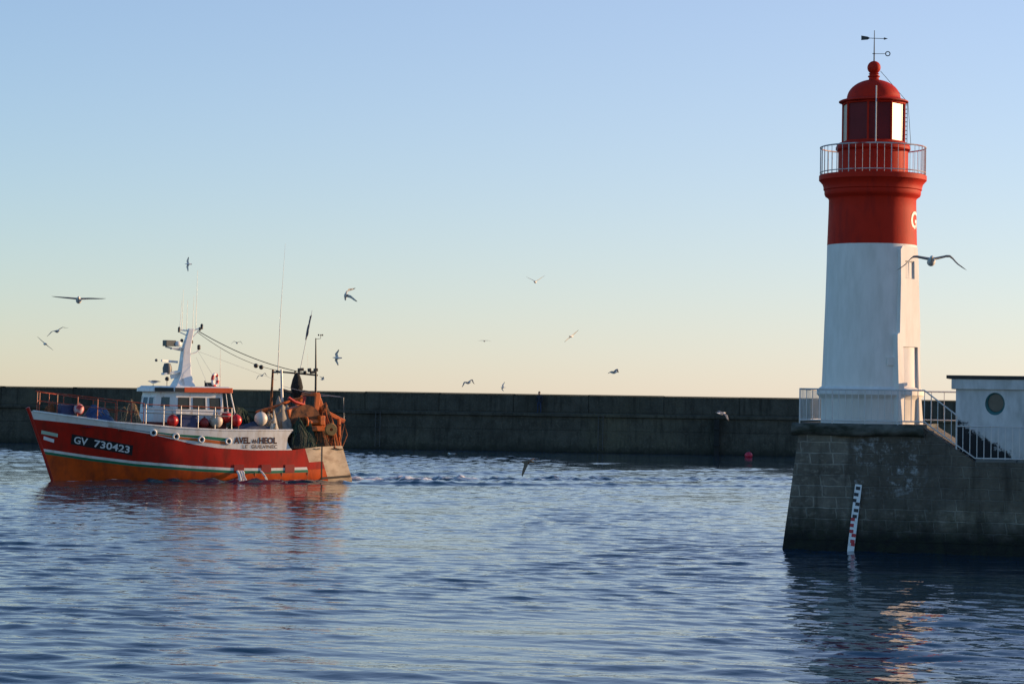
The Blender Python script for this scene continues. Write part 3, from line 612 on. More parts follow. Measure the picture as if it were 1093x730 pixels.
def make_hull():
    NU = 84
    us = np.concatenate([np.linspace(0, .88, 66), np.linspace(.88, 1, 22)[1:]])
    def solve(u, tab):
        z = 1.5
        for _ in range(12): z = ip(lerp(xst(z), xbw(z), u), tab)
        return z
    b = MB(); rows = []
    for u in us:
        st = solve(u, STOP); wbt = solve(u, WBOT)
        zs = [-1.0, -.5, -.15, .2, max(.25, st - .27), st - .135, st, lerp(st, wbt, .25), lerp(st, wbt, .5), lerp(st, wbt, .75), wbt]
        rows.append([(u, z) for z in zs])
    nz = 11; lev_m = [1, 1, 1, 1, 2, 3, 0, 0, 0, 0]
    for side in (1, -1):
        vs = [hs(lerp(xst(z), xbw(z), u), z, 0, side) for r_ in rows for u, z in r_]
        fs = []; mi = []
        for i in range(len(us) - 1):
            x = lerp(xst(1), xbw(1), (us[i] + us[i + 1]) / 2)
            for j in range(nz - 1):
                fs.append((i * nz + j, (i + 1) * nz + j, (i + 1) * nz + j + 1, i * nz + j + 1)); mm = lev_m[j]
                if x < -6.2: mm = 4
                elif x < -5.38 and j >= 7: mm = 4
                elif x < -5.3 and j in (4, 5): mm = 0 if j == 5 else 1
                mi.append(mm)
        b.add(vs, fs, mi)
    n = len(rows[0])
    # transom
    tv = [hs(xst(z), z, 0, 1) for u, z in rows[0]] + [hs(xst(z), z, 0, -1) for u, z in rows[0]]
    b.add(tv, [(j, j + 1, nz + j + 1, nz + j) for j in range(nz - 1)], 4)
    hull = b.build('hull', [red_hull, orange_hull, green_hull, white_hull, steel_plate], boat, smooth=40)
    # seam bands on the stern plating and a dark shoe along its foot
    b = MB()
    b.grid(lambda a_, c_: hs(lerp(-6.20, -6.27, 0) + (a_ - .5) * .06, lerp(.05, 1.82, c_), .012), 1, 8, 0)
    b.grid(lambda a_, c_: hs(lerp(-7.98, -6.22, a_), lerp(.10, .22, c_) + .1 * (1 - a_), .02), 8, 1, 0)
    b.build('seam_band', M('dark seam', (.03, .022, .018), .8), hull)
    # stem
    b = MB(); b.path([(7.45, 0, -.4), (7.58, 0, 0), (8.0, 0, 1.2), (8.45, 0, 2.4), (8.82, 0, 3.40), (8.92, 0, 3.62)], [.07, .07, .075, .08, .09, .10], 10); b.build('stem', red_hull, boat, smooth=50)
    # white bulwark above the red, curved aft end
    b = MB()
    for side in (1, -1):
        def fn(a_, c_):
            ub = a_; 
            x_end = -4.42 + .30 * math.sin(math.pi * min(1, max(0, c_)))
            z_ = 2.4
            for _ in range(8):
                x = lerp(x_end, xbw(z_), ub); z_ = lerp(ip(x, WBOT), ip(x, SHEER), c_)
            return hs(x, z_, .004, side)
        b.grid(fn, 70, 8, 0)
        b.path([hs(x, ip(x, SHEER) + .012, -.02, side) for x in np.linspace(-4.42, 8.6, 40)], .055, 8)
    b.build('bulwark', white_hull, boat, smooth=40)
    # green and orange tapered stripes on the bulwark
    for nm, mt, lo, hi in (('green_stripe', green_hull, [(3.08, 2.455), (1.96, 2.30), (.63, 2.19), (-.78, 2.035)], [(3.08, 2.50), (1.96, 2.385), (.63, 2.32), (-.78, 2.20)]),
                           ('orange_stripe', orange_stripe, [(3.08, 2.375), (1.96, 2.17), (.63, 2.01), (-.78, 1.865)], [(3.08, 2.42), (1.96, 2.27), (.63, 2.165), (-.78, 2.02)])):
        b = MB(); b.grid(lambda a_, c_: hs(lerp(-.80, 3.0, a_), lerp(ip(lerp(-.80, 3.0, a_), lo), ip(lerp(-.80, 3.0, a_), hi), c_), .014), 16, 2); b.build(nm, mt, boat)
    b = MB(); b.grid(lambda a_, c_: hs(lerp(3.2, 5.3, a_), lerp(ip(lerp(3.2, 5.3, a_), WBOT) + .04 + .03 * (1 - a_), ip(lerp(3.2, 5.3, a_), WBOT) + .06 + .05 * (1 - a_), c_), .012), 10, 1); b.build('blue_stripe', M('blue grey line', (.10, .15, .22), .5), boat)
    # fairleads
    for x, z in ((3.12, 2.45), (1.96, 2.27), (.63, 2.13), (-.82, 2.05)):
        p = hs(x, z, .02); nrm = (hs(x, z, 1) - hs(x, z, 0)); t1 = hs(x + .2, z) - hs(x - .2, z); t2 = hs(x, z + .1) - hs(x, z - .1); nrm = t1.cross(t2).normalized(); nrm = nrm if nrm.y > 0 else -nrm
        b = MB(); b.ring(p, .135, .05, axis=nrm, seg=24, sub=8, mi=0); b.lathe([(.001, .0), (.11, .0), (.11, .02), (.001, .02)], p, 20, 1, axis=nrm); b.build('fairlead', [boat_white, black_hole], boat, smooth=50)
    # bow bars
    for (xa, za, xc, zc, h0, mt) in ((8.22, 2.50, 7.48, 2.34, .17, M('pale green paint', (.42, .55, .42), .5)), (8.10, 2.21, 7.62, 2.06, .17, boat_white)):
        b = MB(); b.grid(lambda a_, c_: hs(lerp(xa, xc, a_), lerp(za, zc, a_) - h0 + h0 * c_ , .012), 6, 2); b.build('bow_bar', mt, boat)
    # registration on a black panel, name and port
    def zreg(x): return lerp(2.06, 1.57, (6.75 - x) / 2.65)
    b = MB(); b.grid(lambda a_, c_: hs(lerp(6.86, 4.02, a_), zreg(lerp(6.86, 4.02, a_)) - .25 + .5 * c_, .012), 20, 4); rb = b.build('registration_panel', black_paint, boat)
    def lettering(txt, xa, xb_, zf, hgt, mt, par, bold=.02, off=.026):
        v, f = text_pts(txt, bold); wd = v[:, 0].max(); b = MB()
        b.add([hs(xa + (xb_ - xa) * x / wd, zf(xa + (xb_ - xa) * x / wd) + (y - .5) * hgt, off) for x, y in v], f); b.build('lettering', mt, par)
    lettering('GV', 6.74, 6.12, zreg, .36, boat_white, rb); lettering('730423', 5.82, 4.16, zreg, .36, boat_white, rb)
    dkr = M('dark red lettering paint', (.045, .008, .006), .5)
    lettering('AVEL', -1.12, -2.02, lambda x: 2.10, .34, dkr, boat, .045, .02); lettering('AN', -2.10, -2.42, lambda x: 2.06, .22, dkr, boat, .03, .02); lettering('HEOL', -2.50, -3.52, lambda x: 2.10, .34, dkr, boat, .045, .02)
    lettering('LE', -1.60, -1.88, lambda x: 1.79, .18, dkr, boat, .012, .02); lettering('GUILVINEC', -2.08, -3.55, lambda x: 1.79, .18, dkr, boat, .012, .02)
    # freeing ports
    for x in (-1.45, -2.95, -4.30):
        b = MB(); b.grid(lambda a_, c_: hs(x - .27 + .54 * a_, .47 + .40 * c_, .035), 3, 3)
        o = b.build('freeing_port', M('freeing port red', (.26, .010, .006), .6, .15, 3), boat); sm = o.modifiers.new('s', 'SOLIDIFY'); sm.thickness = .05
    # rubbing bars on the orange
    for x in (-2.35, -3.85, -5.35, -1.75):
        b = MB(); b.path([hs(x, -.1, .0), hs(x, .46, .0)], .03, 6); b.build('rubbing_bar', M('rub bar', (.16, .03, .012), .6), boat)
    # decks
    b = MB(); xs_ = np.linspace(-4.4, 8.4, 40)
    vs = []
    for x in xs_: z = ip(x, SHEER) - .32; p = hs(x, z, -.03); vs += [p, Vector((x, -p.y, z))]
    b.add(vs, [(2 * i, 2 * i + 1, 2 * i + 3, 2 * i + 2) for i in range(39)])
    xs2 = np.linspace(-7.5, -4.4, 12); vs = []
    for x in xs2: p = hs(x, 1.7, -.03); vs += [p, Vector((x, -p.y, 1.7))]
    b.add(vs, [(2 * i, 2 * i + 1, 2 * i + 3, 2 * i + 2) for i in range(11)])
    b.add([(-4.4, 2.3, 1.7), (-4.4, -2.3, 1.7), (-4.4, -2.3, 2.3), (-4.4, 2.3, 2.3)], [(0, 1, 2, 3)])
    b.build('deck', deck_grey, boat)
make_hull()

def make_wheelhouse():
    z0, zm, z1 = 2.30, 3.45, 4.52
    bot = [(-.95, 1.58), (1.72, 1.58), (2.80, 1.02), (3.22, 0), (2.80, -1.02), (1.72, -1.58), (-.95, -1.58)]
    top = [(-.80, 1.52), (1.70, 1.52), (2.55, .98), (2.86, 0), (2.55, -.98), (1.70, -1.52), (-.80, -1.52)]
    b = MB(); b.extr(bot, z0, z1, 0, top); wh = b.build('wheelhouse', boat_white, boat, bevel=.02)
    def facet(i, a_, z, off):
        j = (i + 1) % 7; t = (z - z0) / (z1 - z0)
        p = Vector((lerp(bot[i][0], top[i][0], t), lerp(bot[i][1], top[i][1], t), z)); q = Vector((lerp(bot[j][0], top[j][0], t), lerp(bot[j][1], top[j][1], t), z))
        d = q - p; n_ = Vector((d.y, -d.x, 0)).normalized()
        c = Vector((1, 0, 0)); 
        if n_.dot((p + q) / 2 - Vector((.8, 0, z))) < 0: n_ = -n_
        return p + d * a_ + n_ * off
    def window(i, a0, a1, za, zb, glass=dark_glass):
        fr = MB(); g = MB(); e = .05; 
        L_ = (facet(i, 1, za, 0) - facet(i, 0, za, 0)).length; ea = e / L_
        for (p0, p1, q0, q1) in ((a0 - ea, a1 + ea, za - e, za), (a0 - ea, a1 + ea, zb, zb + e), (a0 - ea, a0, za, zb), (a1, a1 + ea, za, zb)):
            vs = [facet(i, a_, z, o_) for o_ in (-.02, .025) for a_, z in ((p0, q0), (p1, q0), (p1, q1), (p0, q1))]
            fr.add(vs, [(0, 1, 2, 3), (4, 5, 6, 7), (0, 1, 5, 4), (1, 2, 6, 5), (2, 3, 7, 6), (3, 0, 4, 7)])
        fo = fr.build('window', boat_white if i else black_paint, wh)
        vs = [facet(i, a_, z, o_) for o_ in (-.03, .008) for a_, z in ((a0, za), (a1, za), (a1, zb), (a0, zb))]
        g.add(vs, [(0, 1, 2, 3), (4, 5, 6, 7), (0, 1, 5, 4), (1, 2, 6, 5), (2, 3, 7, 6), (3, 0, 4, 7)]); g.build('pane', glass, fo)
    fg = M('sky lit glass', (.035, .05, .07), .06, .1, 2)
    for a0, a1 in ((.08, .27), (.40, .62), (.74, .94)): window(0, a0, a1, 3.70, 4.18)
    window(1, .30, .72, 3.74, 4.24, fg)
    for i in (2, 3): window(i, .12, .45, 3.72, 4.22, fg); window(i, .56, .9, 3.72, 4.22, fg)
    window(4, .3, .72, 3.74, 4.24, fg)
    for a0, a1 in ((.08, .3), (.42, .62), (.74, .94)): window(5, a0, a1, 3.70, 4.18)
    # roof: visor in white, black then orange coaming
    def ring_(k, xs): return [(x * 1.0, y * k) for x, y in xs]
    rp = [(-1.25, 1.72), (1.85, 1.72), (2.82, 1.16), (3.20, 0), (2.82, -1.16), (1.85, -1.72), (-1.25, -1.72)]
    rin = [(x * .97, y * .95) for x, y in rp]
    b = MB(); b.extr(rp, 4.50, 4.70, 0, [(x - (.04 if x > 2 else 0), y) for x, y in rp]); b.extr(rin, 4.70, 4.80, 0, [(x * .93, y * .9) for x, y in rp]); ro = b.build('roof', boat_white, wh, bevel=.03)
    b = MB()
    for s in (1, -1): b.box((.05, s * 1.735, 4.615), (2.60, .05, .25)); 
    b.box((-1.265, 0, 4.615), (.05, 3.4, .25)); b.build('orange_coaming', M('orange coaming paint', (.62, .085, .012), .45, .08, 3), ro, bevel=.01)
    b = MB()
    for s in (1, -1): b.box((1.60, s * 1.733, 4.62), (.49, .045, .20)); b.box((2.32, s * 1.46, 4.62), (.95, .045, .19), rz=-s * .52)
    b.build('black_coaming', black_paint, ro)
    b = MB()
    for s in (1, -1): b.path([(-1.2, s * 1.62, 4.5), (-1.45, s * 1.75, 3.3)], .035, 8); b.path([(-.95, s * 1.6, 4.5), (-1.1, s * 1.7, 3.3)], .02, 8)
    b.build('roof_brace', boat_white, wh)
    # low red coaming at the foot of the wheelhouse
    b = MB(); b.extr([(x * 1.04 + (.25 if x > 2 else 0), y * 1.05) for x, y in bot], 2.28, 2.98, 0, [(x * 1.03 + (.15 if x > 2 else 0), y * 1.04) for x, y in bot]); b.build('lower_coaming', M('oxide red paint', (.14, .02, .015), .6, .15, 3), wh)
make_wheelhouse()

def P_(name, pts, r, mt, par=None, seg=8): b = MB(); b.path(pts, r, seg); return b.build(name, mt, par or boat, smooth=60)
def make_mast():
    b = MB()
    secs = [(4.70, 1.34, .22, .52), (5.0, 1.20, .32, .42), (5.43, .98, .42, .30), (6.0, .90, .43, .24), (6.64, .84, .44, .20), (7.25, .66, .32, .13), (7.75, .52, .22, .10)]
    vs = []
    for z, xa, xb_, hy in secs: vs += [(xa, hy, z), (xb_, hy, z), (xb_, -hy, z), (xa, -hy, z)]
    fs = [(i * 4 + k, i * 4 + (k + 1) % 4, i * 4 + 4 + (k + 1) % 4, i * 4 + 4 + k) for i in range(6) for k in range(4)] + [(0, 3, 2, 1), (24, 25, 26, 27)]
    b.add(vs, fs); mast = b.build('mast', boat_white, boat, bevel=.03)
    # brackets and radars
    b = MB(); b.box((1.30, 0, 5.50), (1.15, .42, .10), ry=.16); b.box((1.05, 0, 5.36), (.8, .08, .22), ry=.25); b.build('bracket', boat_white, mast, bevel=.015)
    b = MB(); b.path([(.5, 0, 6.60), (1.05, 0, 6.66), (1.75, 0, 6.80)], .045, 8); b.box((1.0, 0, 6.74), (.9, .26, .09), ry=.06); b.build('bracket', boat_white, mast, bevel=.015)
    b = MB(); b.lathe([(.001, 6.83), (.20, 6.83), (.24, 6.90), (.24, 7.0), (.20, 7.08), (.001, 7.10)], (1.12, 0, 0), 24, 1); b.box((1.55, .05, 6.98), (.60, .36, .30), rz=.2, mi=0); b.build('radar_scanner', [M('dark radome', (.05, .065, .07), .5), boat_white], mast, bevel=.02, smooth=40)
    b = MB(); b.lathe([(.001, 5.40), (.22, 5.40), (.24, 5.72), (.16, 5.95), (.001, 5.97)], (1.62, 0, 0), 20, 1); b.box((1.50, 0, 6.06), (1.05, .09, .11), rz=.35, ry=-.05); b.ball((2.22, 0, 6.10), .075, 12, 1); b.build('radar_antenna', [boat_white, M('radar grey', (.10, .10, .10), .5)], mast, smooth=40)
    b = MB(); b.path([(.40, 0, 6.45), (.05, 0, 6.55), (-.08, 0, 6.70)], .03, 8); b.lathe([(.06, 0), (.085, .05), (.085, .22), (.05, .26), (.001, .27)], (-.08, 0, 6.68), 14, 1); b.build('lamp_bracket', [boat_white, black_paint], mast, smooth=50)
    b = MB(); b.path([(1.0, 0, 7.68), (.3, 0, 7.62), (-.25, 0, 7.86)], .035, 8)
    b.path([(.35, 0, 7.3), (.95, 0, 7.55)], .028, 8); b.path([(.3, 0, 7.3), (-.1, 0, 7.7)], .028, 8); b.build('crossarm', boat_white, mast)
    for x, z, h_, r_ in ((1.02, 7.55, .30, .06), (-.22, 7.74, .30, .07), (.86, 7.05, .18, .08), (-.12, 7.66, .2, .06), (.30, 7.0, .18, .055)):
        b = MB(); b.lathe([(.001, 0), (r_, .0), (r_, h_ * .8), (.001, h_)], (x, .0, z), 12); b.build('lamp', black_paint, mast, smooth=50)
    for x, z0, z1 in ((.86, 7.66, 9.75), (.62, 7.64, 9.2), (.28, 7.62, 9.45), (.11, 7.7, 10.75)):
        P_('antenna', [(x, 0, z0), (x - .04, 0, z1)], [.014, .007], steel, mast, 5)
    P_('antenna', [(.98, .0, 7.7), (.90, 0, 9.2)], [.02, .006], boat_white, mast, 5)
    # light staff, life ring pole on the wheelhouse roof
    b = MB(); b.path([(1.85, .6, 4.78), (1.85, .6, 5.1)], .018, 6); b.ball((1.85, .6, 5.16), .11, 14); b.build('search_light', black_paint, boat, smooth=60)
    P_('antenna', [(-1.1, .5, 4.72), (-1.08, .5, 5.5), (-1.06, .5, 6.75)], [.03, .018, .007], steel)
    b = MB(); b.box((-.42, .55, 4.90), (.34, .26, .22)); b.path([(-.25, .55, 4.8), (-.2, .6, 5.1)], .03, 6); b.ball((-.62, .5, 4.90), .12, 10); b.build('roof_light', black_paint, boat, bevel=.02)
    # catenary cables to the stern gantry
    def cat(a_, c_, sag, n=24): 
        a_, c_ = Vector(a_), Vector(c_); return [a_.lerp(c_, i / n) - Vector((0, 0, sag * 4 * (i / n) * (1 - i / n))) for i in range(n + 1)]
    P_('cable', cat((.0, 0, 7.66), (-6.0, 0, 5.62), .28), .022, black_paint, None, 6)
    P_('cable', cat((.05, .1, 7.58), (-4.5, .1, 5.70), .30), .014, black_paint, None, 6)
    P_('stay', [(.0, .1, 6.6), (-.9, 1.0, 4.75)], .006, steel, None, 5); P_('stay', [(.0, .1, 6.6), (-4.4, .1, 5.2)], .006, steel, None, 5); P_('stay', [(.1, .1, 6.3), (-.1, 1.4, 4.75)], .006, steel, None, 5)
    for x, z in ((-3.22, 5.93), (-3.52, 5.86)): b = MB(); b.ball((x, .1, z), .12, 16); b.build('signal_ball', black_paint, boat, smooth=60)
make_mast()

def make_rails():
    b = MB()
    xs_ = [8.36, 7.6, 6.7, 5.8, 4.9, 4.2, 3.6]
    rt = [(8.36, 4.42), (3.6, 3.90)]; ins = -.08
    def e(x, z): p = hs(x, ip(x, SHEER), ins); return Vector((x, p.y, z))
    for s in (1, -1):
        top_ = [e(x, ip(x, rt)) for x in xs_]; mid = [e(x, (ip(x, rt) + ip(x, SHEER)) / 2 + .06) for x in xs_]
        for ln, r_ in ((top_, .027), (mid, .02)): b.path([Vector((p.x, p.y * s, p.z)) for p in ln], r_, 6)
        for p in top_: b.path([(p.x, p.y * s, p.z), (p.x + .02, p.y * s, ip(p.x, SHEER) - .02)], .024, 6)
    b.path([e(8.36, 4.42), Vector((8.5, 0, 4.44)), Vector((8.36, -e(8.36, 0).y, 4.42))], .035, 6)
    b.build('bow_railing', M('orange red rail paint', (.38, .05, .015), .5, .15, 6, dirt=(.35, .2, .12), amt=.35, dscale=(4, 4, 4)), boat)
    xs_ = [3.5, 2.6, 1.7, .8, -.1, -1.0]
    for nm, mt, dz, r_ in (('side_railing', M('orange handrail paint', (.50, .10, .03), .5), 3.86, .024), ('side_railing', steel, 3.62, .030), ('side_railing', M('grey green rail', (.20, .22, .20), .5), 3.44, .028)):
        b = MB(); zz = lambda x: dz - .03 * (3.5 - x)
        b.path([e(x, zz(x)) for x in xs_], r_, 6)
        if r_ > .028:
            for x in xs_: b.path([e(x, 3.88 - .03 * (3.5 - x)), e(x, ip(x, SHEER))], .024, 6)
        b.build(nm, mt, boat)
make_rails()

def make_stern():
    # stern gantry: post, bar, mast with anemometer, whip antenna, flag pole
    for s in (-1, 1): P_('gantry_post', [(-4.48, s * .9, 2.2), (-4.46, s * .55, 5.75)], [.09, .06], steel if s > 0 else rust)
    P_('gantry_bar', [(-4.40, 0, 5.66), (-6.78, 0, 5.50)], .045, black_paint); P_('gantry_bar', [(-4.46, .6, 5.62), (-4.46, -.6, 5.62)], .05, black_paint)
    mst = P_('stern_mast', [(-6.70, 0, 1.7), (-6.68, 0, 5.5), (-6.64, 0, 7.45)], [.075, .06, .03], black_paint)
    b = MB(); b.path([(-6.64, 0, 7.40), (-6.92, 0, 7.44), (-6.92, 0, 7.62)], .014, 6)
    for a_ in (0, 2.1, 4.2): b.ball((-6.92 + .12 * math.cos(a_), .12 * math.sin(a_), 7.62), .045, 8)
    b.build('anemometer', black_paint, mst)
    P_('whip_antenna', [(-4.50, 0, 5.5), (-4.58, 0, 8.2), (-4.68, 0, 10.2), (-4.80, 0, 12.35)], [.028, .018, .010, .005], steel)
    fp = P_('flag_pole', [(-5.74, 0, 5.60), (-6.40, 0, 8.90)], [.02, .012], steel)
    b = MB(); b.grid(lambda a_, c_: Vector((lerp(-6.13, -6.36, c_) + .10 * a_ - .02, .05 * math.sin(a_ * 9 + c_ * 4), lerp(7.55, 8.70, c_) - .22 * a_ * (1.0 - c_ * .3))), 8, 10); fo = b.build('flag', M('furled flag cloth', (.09, .09, .11), .8, .4, 5), fp); fo.modifiers.new('s', 'SOLIDIFY').thickness = .03
    for x, z, sx_, sz_ in ((-5.80, 5.78, .30, .16), (-6.30, 5.76, .16, .2), (-6.52, 5.66, .34, .14), (-6.05, 5.62, .12, .2), (-6.66, 5.78, .2, .16)):
        b = MB(); b.box((x, .02, z), (sx_, .22, sz_), ry=.1); b.build('deck_light', black_paint, boat, bevel=.03)
    P_('antenna', [(-6.22, 0, 5.6), (-6.18, 0, 6.6)], .006, steel, None, 5)
    # small stay from the mast to the stern rail
    P_('stay', [(-4.5, .6, 4.9), (-6.0, .8, 4.55), (-7.7, .9, 4.40)], .010, steel, None, 5)
    # gallows on both quarters: leaning orange beams
    for s in (1, -1):
        b = MB()
        def beam(p, q, w_=.20, d_=.16):
            p, q = Vector(p), Vector(q); d = q - p; c = (p + q) / 2; L_ = d.length; ay = math.atan2(d.x, d.z); 
            b.box(c, (w_, d_, L_), ry=ay)
        beam((-6.02, s * 1.25, 1.7), (-6.28, s * 1.1, 4.52), .26); beam((-6.25, s * 1.1, 4.50), (-6.62, s * 1.2, 3.60), .22); beam((-6.55, s * 1.2, 3.66), (-7.78, s * 1.3, 3.10), .20); beam((-7.5, s * 1.35, 1.7), (-7.45, s * 1.3, 3.25), .14)
        b.build('gallows', orange_gear, boat, bevel=.02)
    b = MB(); b.box((-6.30, 0, 4.50), (.24, 2.2, .18)); b.build('gallows_beam', orange_gear, boat, bevel=.02)
    b = MB(); b.path([(-2.95, 1.0, 3.55), (-4.0, 1.0, 3.85), (-5.0, .9, 4.20), (-5.6, .8, 4.30)], .075, 8); b.path([(-3.1, .4, 3.52), (-4.6, .9, 3.62)], .05, 8); b.build('derrick', orange_gear, boat, smooth=60)
    b = MB(); b.path([(-4.6, 1.2, 4.30), (-5.0, 1.2, 4.06), (-5.5, 1.1, 3.98), (-5.62, 1.0, 4.35)], .085, 8); b.build('derrick', M('bright red gear paint', (.48, .03, .018), .5, .15, 4), boat, smooth=60)
    # net drum
    b = MB()
    for y in (-1.3, 1.3): b.lathe([(.12, -.04), (.85, -.04), (.85, .04), (.12, .04)], (-5.55, y, 3.1), 28, 0, axis=(0, 1, 0))
    b.lathe([(.55, -1.25), (.62, -.6), (.58, 0), (.64, .6), (.55, 1.25)], (-5.55, 0, 3.1), 28, 1, axis=(0, 1, 0))
    b.box((-5.55, 1.42, 2.5), (.5, .12, 1.6), mi=0); b.box((-5.55, -1.42, 2.5), (.5, .12, 1.6), mi=0); b.build('net_drum', [rust, M('wound net', (.05, .035, .025), .9, .5, 12, bump=.05)], boat, smooth=35)
    # winch with orange housing
    b = MB(); b.box((-5.0, .9, 3.55), (1.0, .7, .5), rz=.2, ry=.2); b.lathe([(.22, -.5), (.3, -.48), (.3, -.40), (.16, -.38), (.16, .38), (.3, .40), (.3, .48), (.22, .5)], (-5.9, 1.45, 3.05), 20, axis=(1, .1, 0)); b.box((-6.2, 1.45, 2.72), (1.1, .4, .28)); b.box((-6.35, 1.5, 3.15), (.28, .4, .5)); b.build('winch', [orange_gear], boat, bevel=.03, smooth=40)
    b = MB(); b.lathe([(.08, -.1), (.30, -.1), (.34, 0), (.30, .1), (.08, .1)], (-6.72, 1.9, 2.68), 24, axis=(.1, 1, 0)); b.build('sheave', M('ochre sheave paint', (.30, .17, .05), .6, .25, 5), boat, smooth=40)
    # stern rail and chain on the quarter
    b = MB()
    for s in (1, -1): b.path([(-7.35, s * 1.6, 1.75), (-7.65, s * 1.55, 3.0), (-7.85, s * 1.5, 2.4), (-7.55, s * 1.6, 1.8)], .03, 6)
    b.path([(-7.45, 1.6, 2.9), (-7.45, -1.6, 2.9)], .035, 6); b.build('stern_rail', rust, boat)
    b = MB(); b.path([(-7.8, 1.2, 3.1), (-7.75, 1.2, 4.35), (-7.0, 1.0, 4.42), (-6.3, .9, 4.40)], .014, 6); b.build('cable', steel, boat)
    b = MB(); b.box((-4.85, .2, 4.66), (.55, .5, .10), ry=-.25); b.build('floodlight_bar', black_paint, boat); b = MB(); b.box((-6.15, .2, 4.62), (.6, .4, .10), ry=-.12); b.build('floodlight_bar', black_paint, boat)
make_stern()

# ------------------------------------------------------------------ gear lying on the boat (each a thing of its own)
BM = Matrix.Translation(BC) @ Matrix.Rotation(BANG, 4, 'Z')
def onboat(p): return BM @ Vector(p)
def buoy(p, r, mt, label, strap=True):
    o = thing('buoy', label, 'buoy', onboat(p), BANG, 'round buoys on the deck of the fishing boat')
    b = MB(); b.ball((0, 0, 0), r, 24, 0, (1, 1, 1.06)); b.build('float', mt, o, smooth=180)
    b = MB(); b.lathe([(r * .22, r * .98), (r * .2, r * 1.2), (.001, r * 1.22)], (0, 0, 0), 12); b.ring((0, 0, r * 1.26), r * .12, r * .05, axis=(0, 1, 0), seg=12, sub=6); b.build('eye', M('buoy eye', (.05, .05, .06), .6), o, smooth=50)
bred = M('red buoy vinyl', (.55, .022, .018), .35, .08, 3); bdk = M('dull red buoy vinyl', (.26, .022, .02), .5, .12, 3); bbei = M('cream buoy vinyl', (.52, .42, .34), .5, .12, 3); bwht = M('white buoy vinyl', (.66, .58, .50), .45, .1, 3)
bpk = M('pink and white buoy', (.60, .42, .42), .45, .05, 2, dirt=(.45, .03, .03), amt=.62, dscale=(3, 3, 3), edge=.08)
buoy((6.60, .95, 3.56), .27, bpk, 'pink and white buoy on the foredeck beside the blue box')
buoy((2.05, 2.0, 3.06), .29, bred, 'red buoy hanging beside the wheelhouse front, forward of the blue crate')
buoy((.36, 2.02, 2.97), .24, bdk, 'dull dark red buoy between the blue crate and the cream buoy')
buoy((-.27, 2.06, 3.06), .34, bbei, 'cream buoy beside the dull dark red buoy')
buoy((-.88, 1.9, 3.26), .28, bred, 'bright red buoy wedged between a cream buoy and another red buoy')
buoy((-1.36, 2.02, 3.10), .30, bred, 'bright red buoy aftmost of the red ones behind the wheelhouse')
buoy((-2.76, 1.95, 3.20), .34, bwht, 'white buoy above the boat name on the white bulwark')
def crate(p, d, mt, label, nm='crate', rz=0):
    o = thing(nm, label, 'crate', onboat(p), BANG + rz)
    b = MB(); t = .04; b.box((0, 0, t / 2), (d[0], d[1], t))
    for s in (-1, 1): b.box((s * (d[0] / 2 - t / 2), 0, d[2] / 2 + t / 2), (t, d[1], d[2] - t)); b.box((0, s * (d[1] / 2 - t / 2), d[2] / 2 + t / 2), (d[0] - 2 * t, t, d[2] - t))
    b.build('body', mt, o, bevel=.012)
    b = MB()
    for s in (-1, 1): b.box((0, s * (d[1] / 2 + .008), d[2] * .86), (d[0] * .98, .02, .06)); b.box((s * (d[0] / 2 + .008), 0, d[2] * .86), (.02, d[1] * .96, .06))
    b.build('rim', mt, o)
    b = MB(); b.box((0, 0, d[2] * .75), (d[0] - .1, d[1] - .1, .1)); b.build('contents', deck_grey, o)
blue_pl = M('blue plastic', (.022, .036, .12), .5, .15, 3, dirt=(.012, .02, .06), amt=.35, dscale=(3, 3, 3)); blue_tarp = M('blue tarpaulin', (.028, .055, .15), .45, .25, 5)
crate((1.22, 1.82, 2.68), (.86, .55, .70), blue_pl, 'large blue plastic crate beside the wheelhouse wall between red buoys')
crate((7.10, .45, 3.20), (.70, .6, .62), blue_pl, 'blue box on the foredeck inside the bow railing')
def heap(name, label, cat, p, s, mt, seed, strands=0, smt=None, rough=.22, group=None, rz=0):
    o = thing(name, label, cat, onboat(p), BANG + rz, group); r2 = np.random.default_rng(seed)
    K = [(r2.normal(0, 5, 2), r2.uniform(0, 6.28), r2.uniform(.3, 1)) for _ in range(9)]
    def fn(a_, c_):
        x, y = a_ * 2 - 1, c_ * 2 - 1; e_ = max(0, 1 - max(abs(x), abs(y)) ** 4); rr = math.hypot(x, y)
        h_ = max(0, 1 - rr ** 2.2 * .8) * e_; n_ = sum(w_ * math.sin(k[0] * x + k[1] * y + ph) for k, ph, w_ in K) * rough / 2
        return Vector((x * s[0] + n_ * .1, y * s[1], max(0, h_ * (1 + n_)) * s[2] - .02))
    b = MB(); b.grid(fn, 30, 24); b.add([fn(0, 0) - Vector((0, 0, .02)), fn(1, 0) - Vector((0, 0, .02)), fn(1, 1) - Vector((0, 0, .02)), fn(0, 1) - Vector((0, 0, .02))], [(3, 2, 1, 0)])
    b.build('pile', mt, o, smooth=180)
    if strands:
        b = MB()
        for _ in range(strands):
            c0 = r2.uniform(.1, .9, 2); pts = []
            for i in range(7):
                c0 = np.clip(c0 + r2.normal(0, .09, 2), .02, .98); pts.append(fn(c0[0], c0[1]) + Vector((0, 0, abs(r2.normal(0, .05)))))
            b.path(pts, r2.uniform(.012, .028), 5)
        b.build('rope', smt or mt, o)
    return o
net_dk = M('dark green netting', (.022, .030, .024), .95, .5, 14, bump=.06); net_br = M('brown netting', (.085, .042, .020), .95, .5, 12, bump=.06); rope_t = M('tan rope', (.30, .22, .13), .9, .3, 10); rope_g = M('green rope', (.035, .07, .045), .9, .3, 10); rope_o = M('orange rope', (.45, .12, .03), .9, .3, 10)
heap('tarpaulin', 'blue tarpaulin draped over gear on the foredeck', 'tarpaulin', (5.45, .55, 2.72), (1.05, .8, .95), blue_tarp, 3, 8, rope_t)
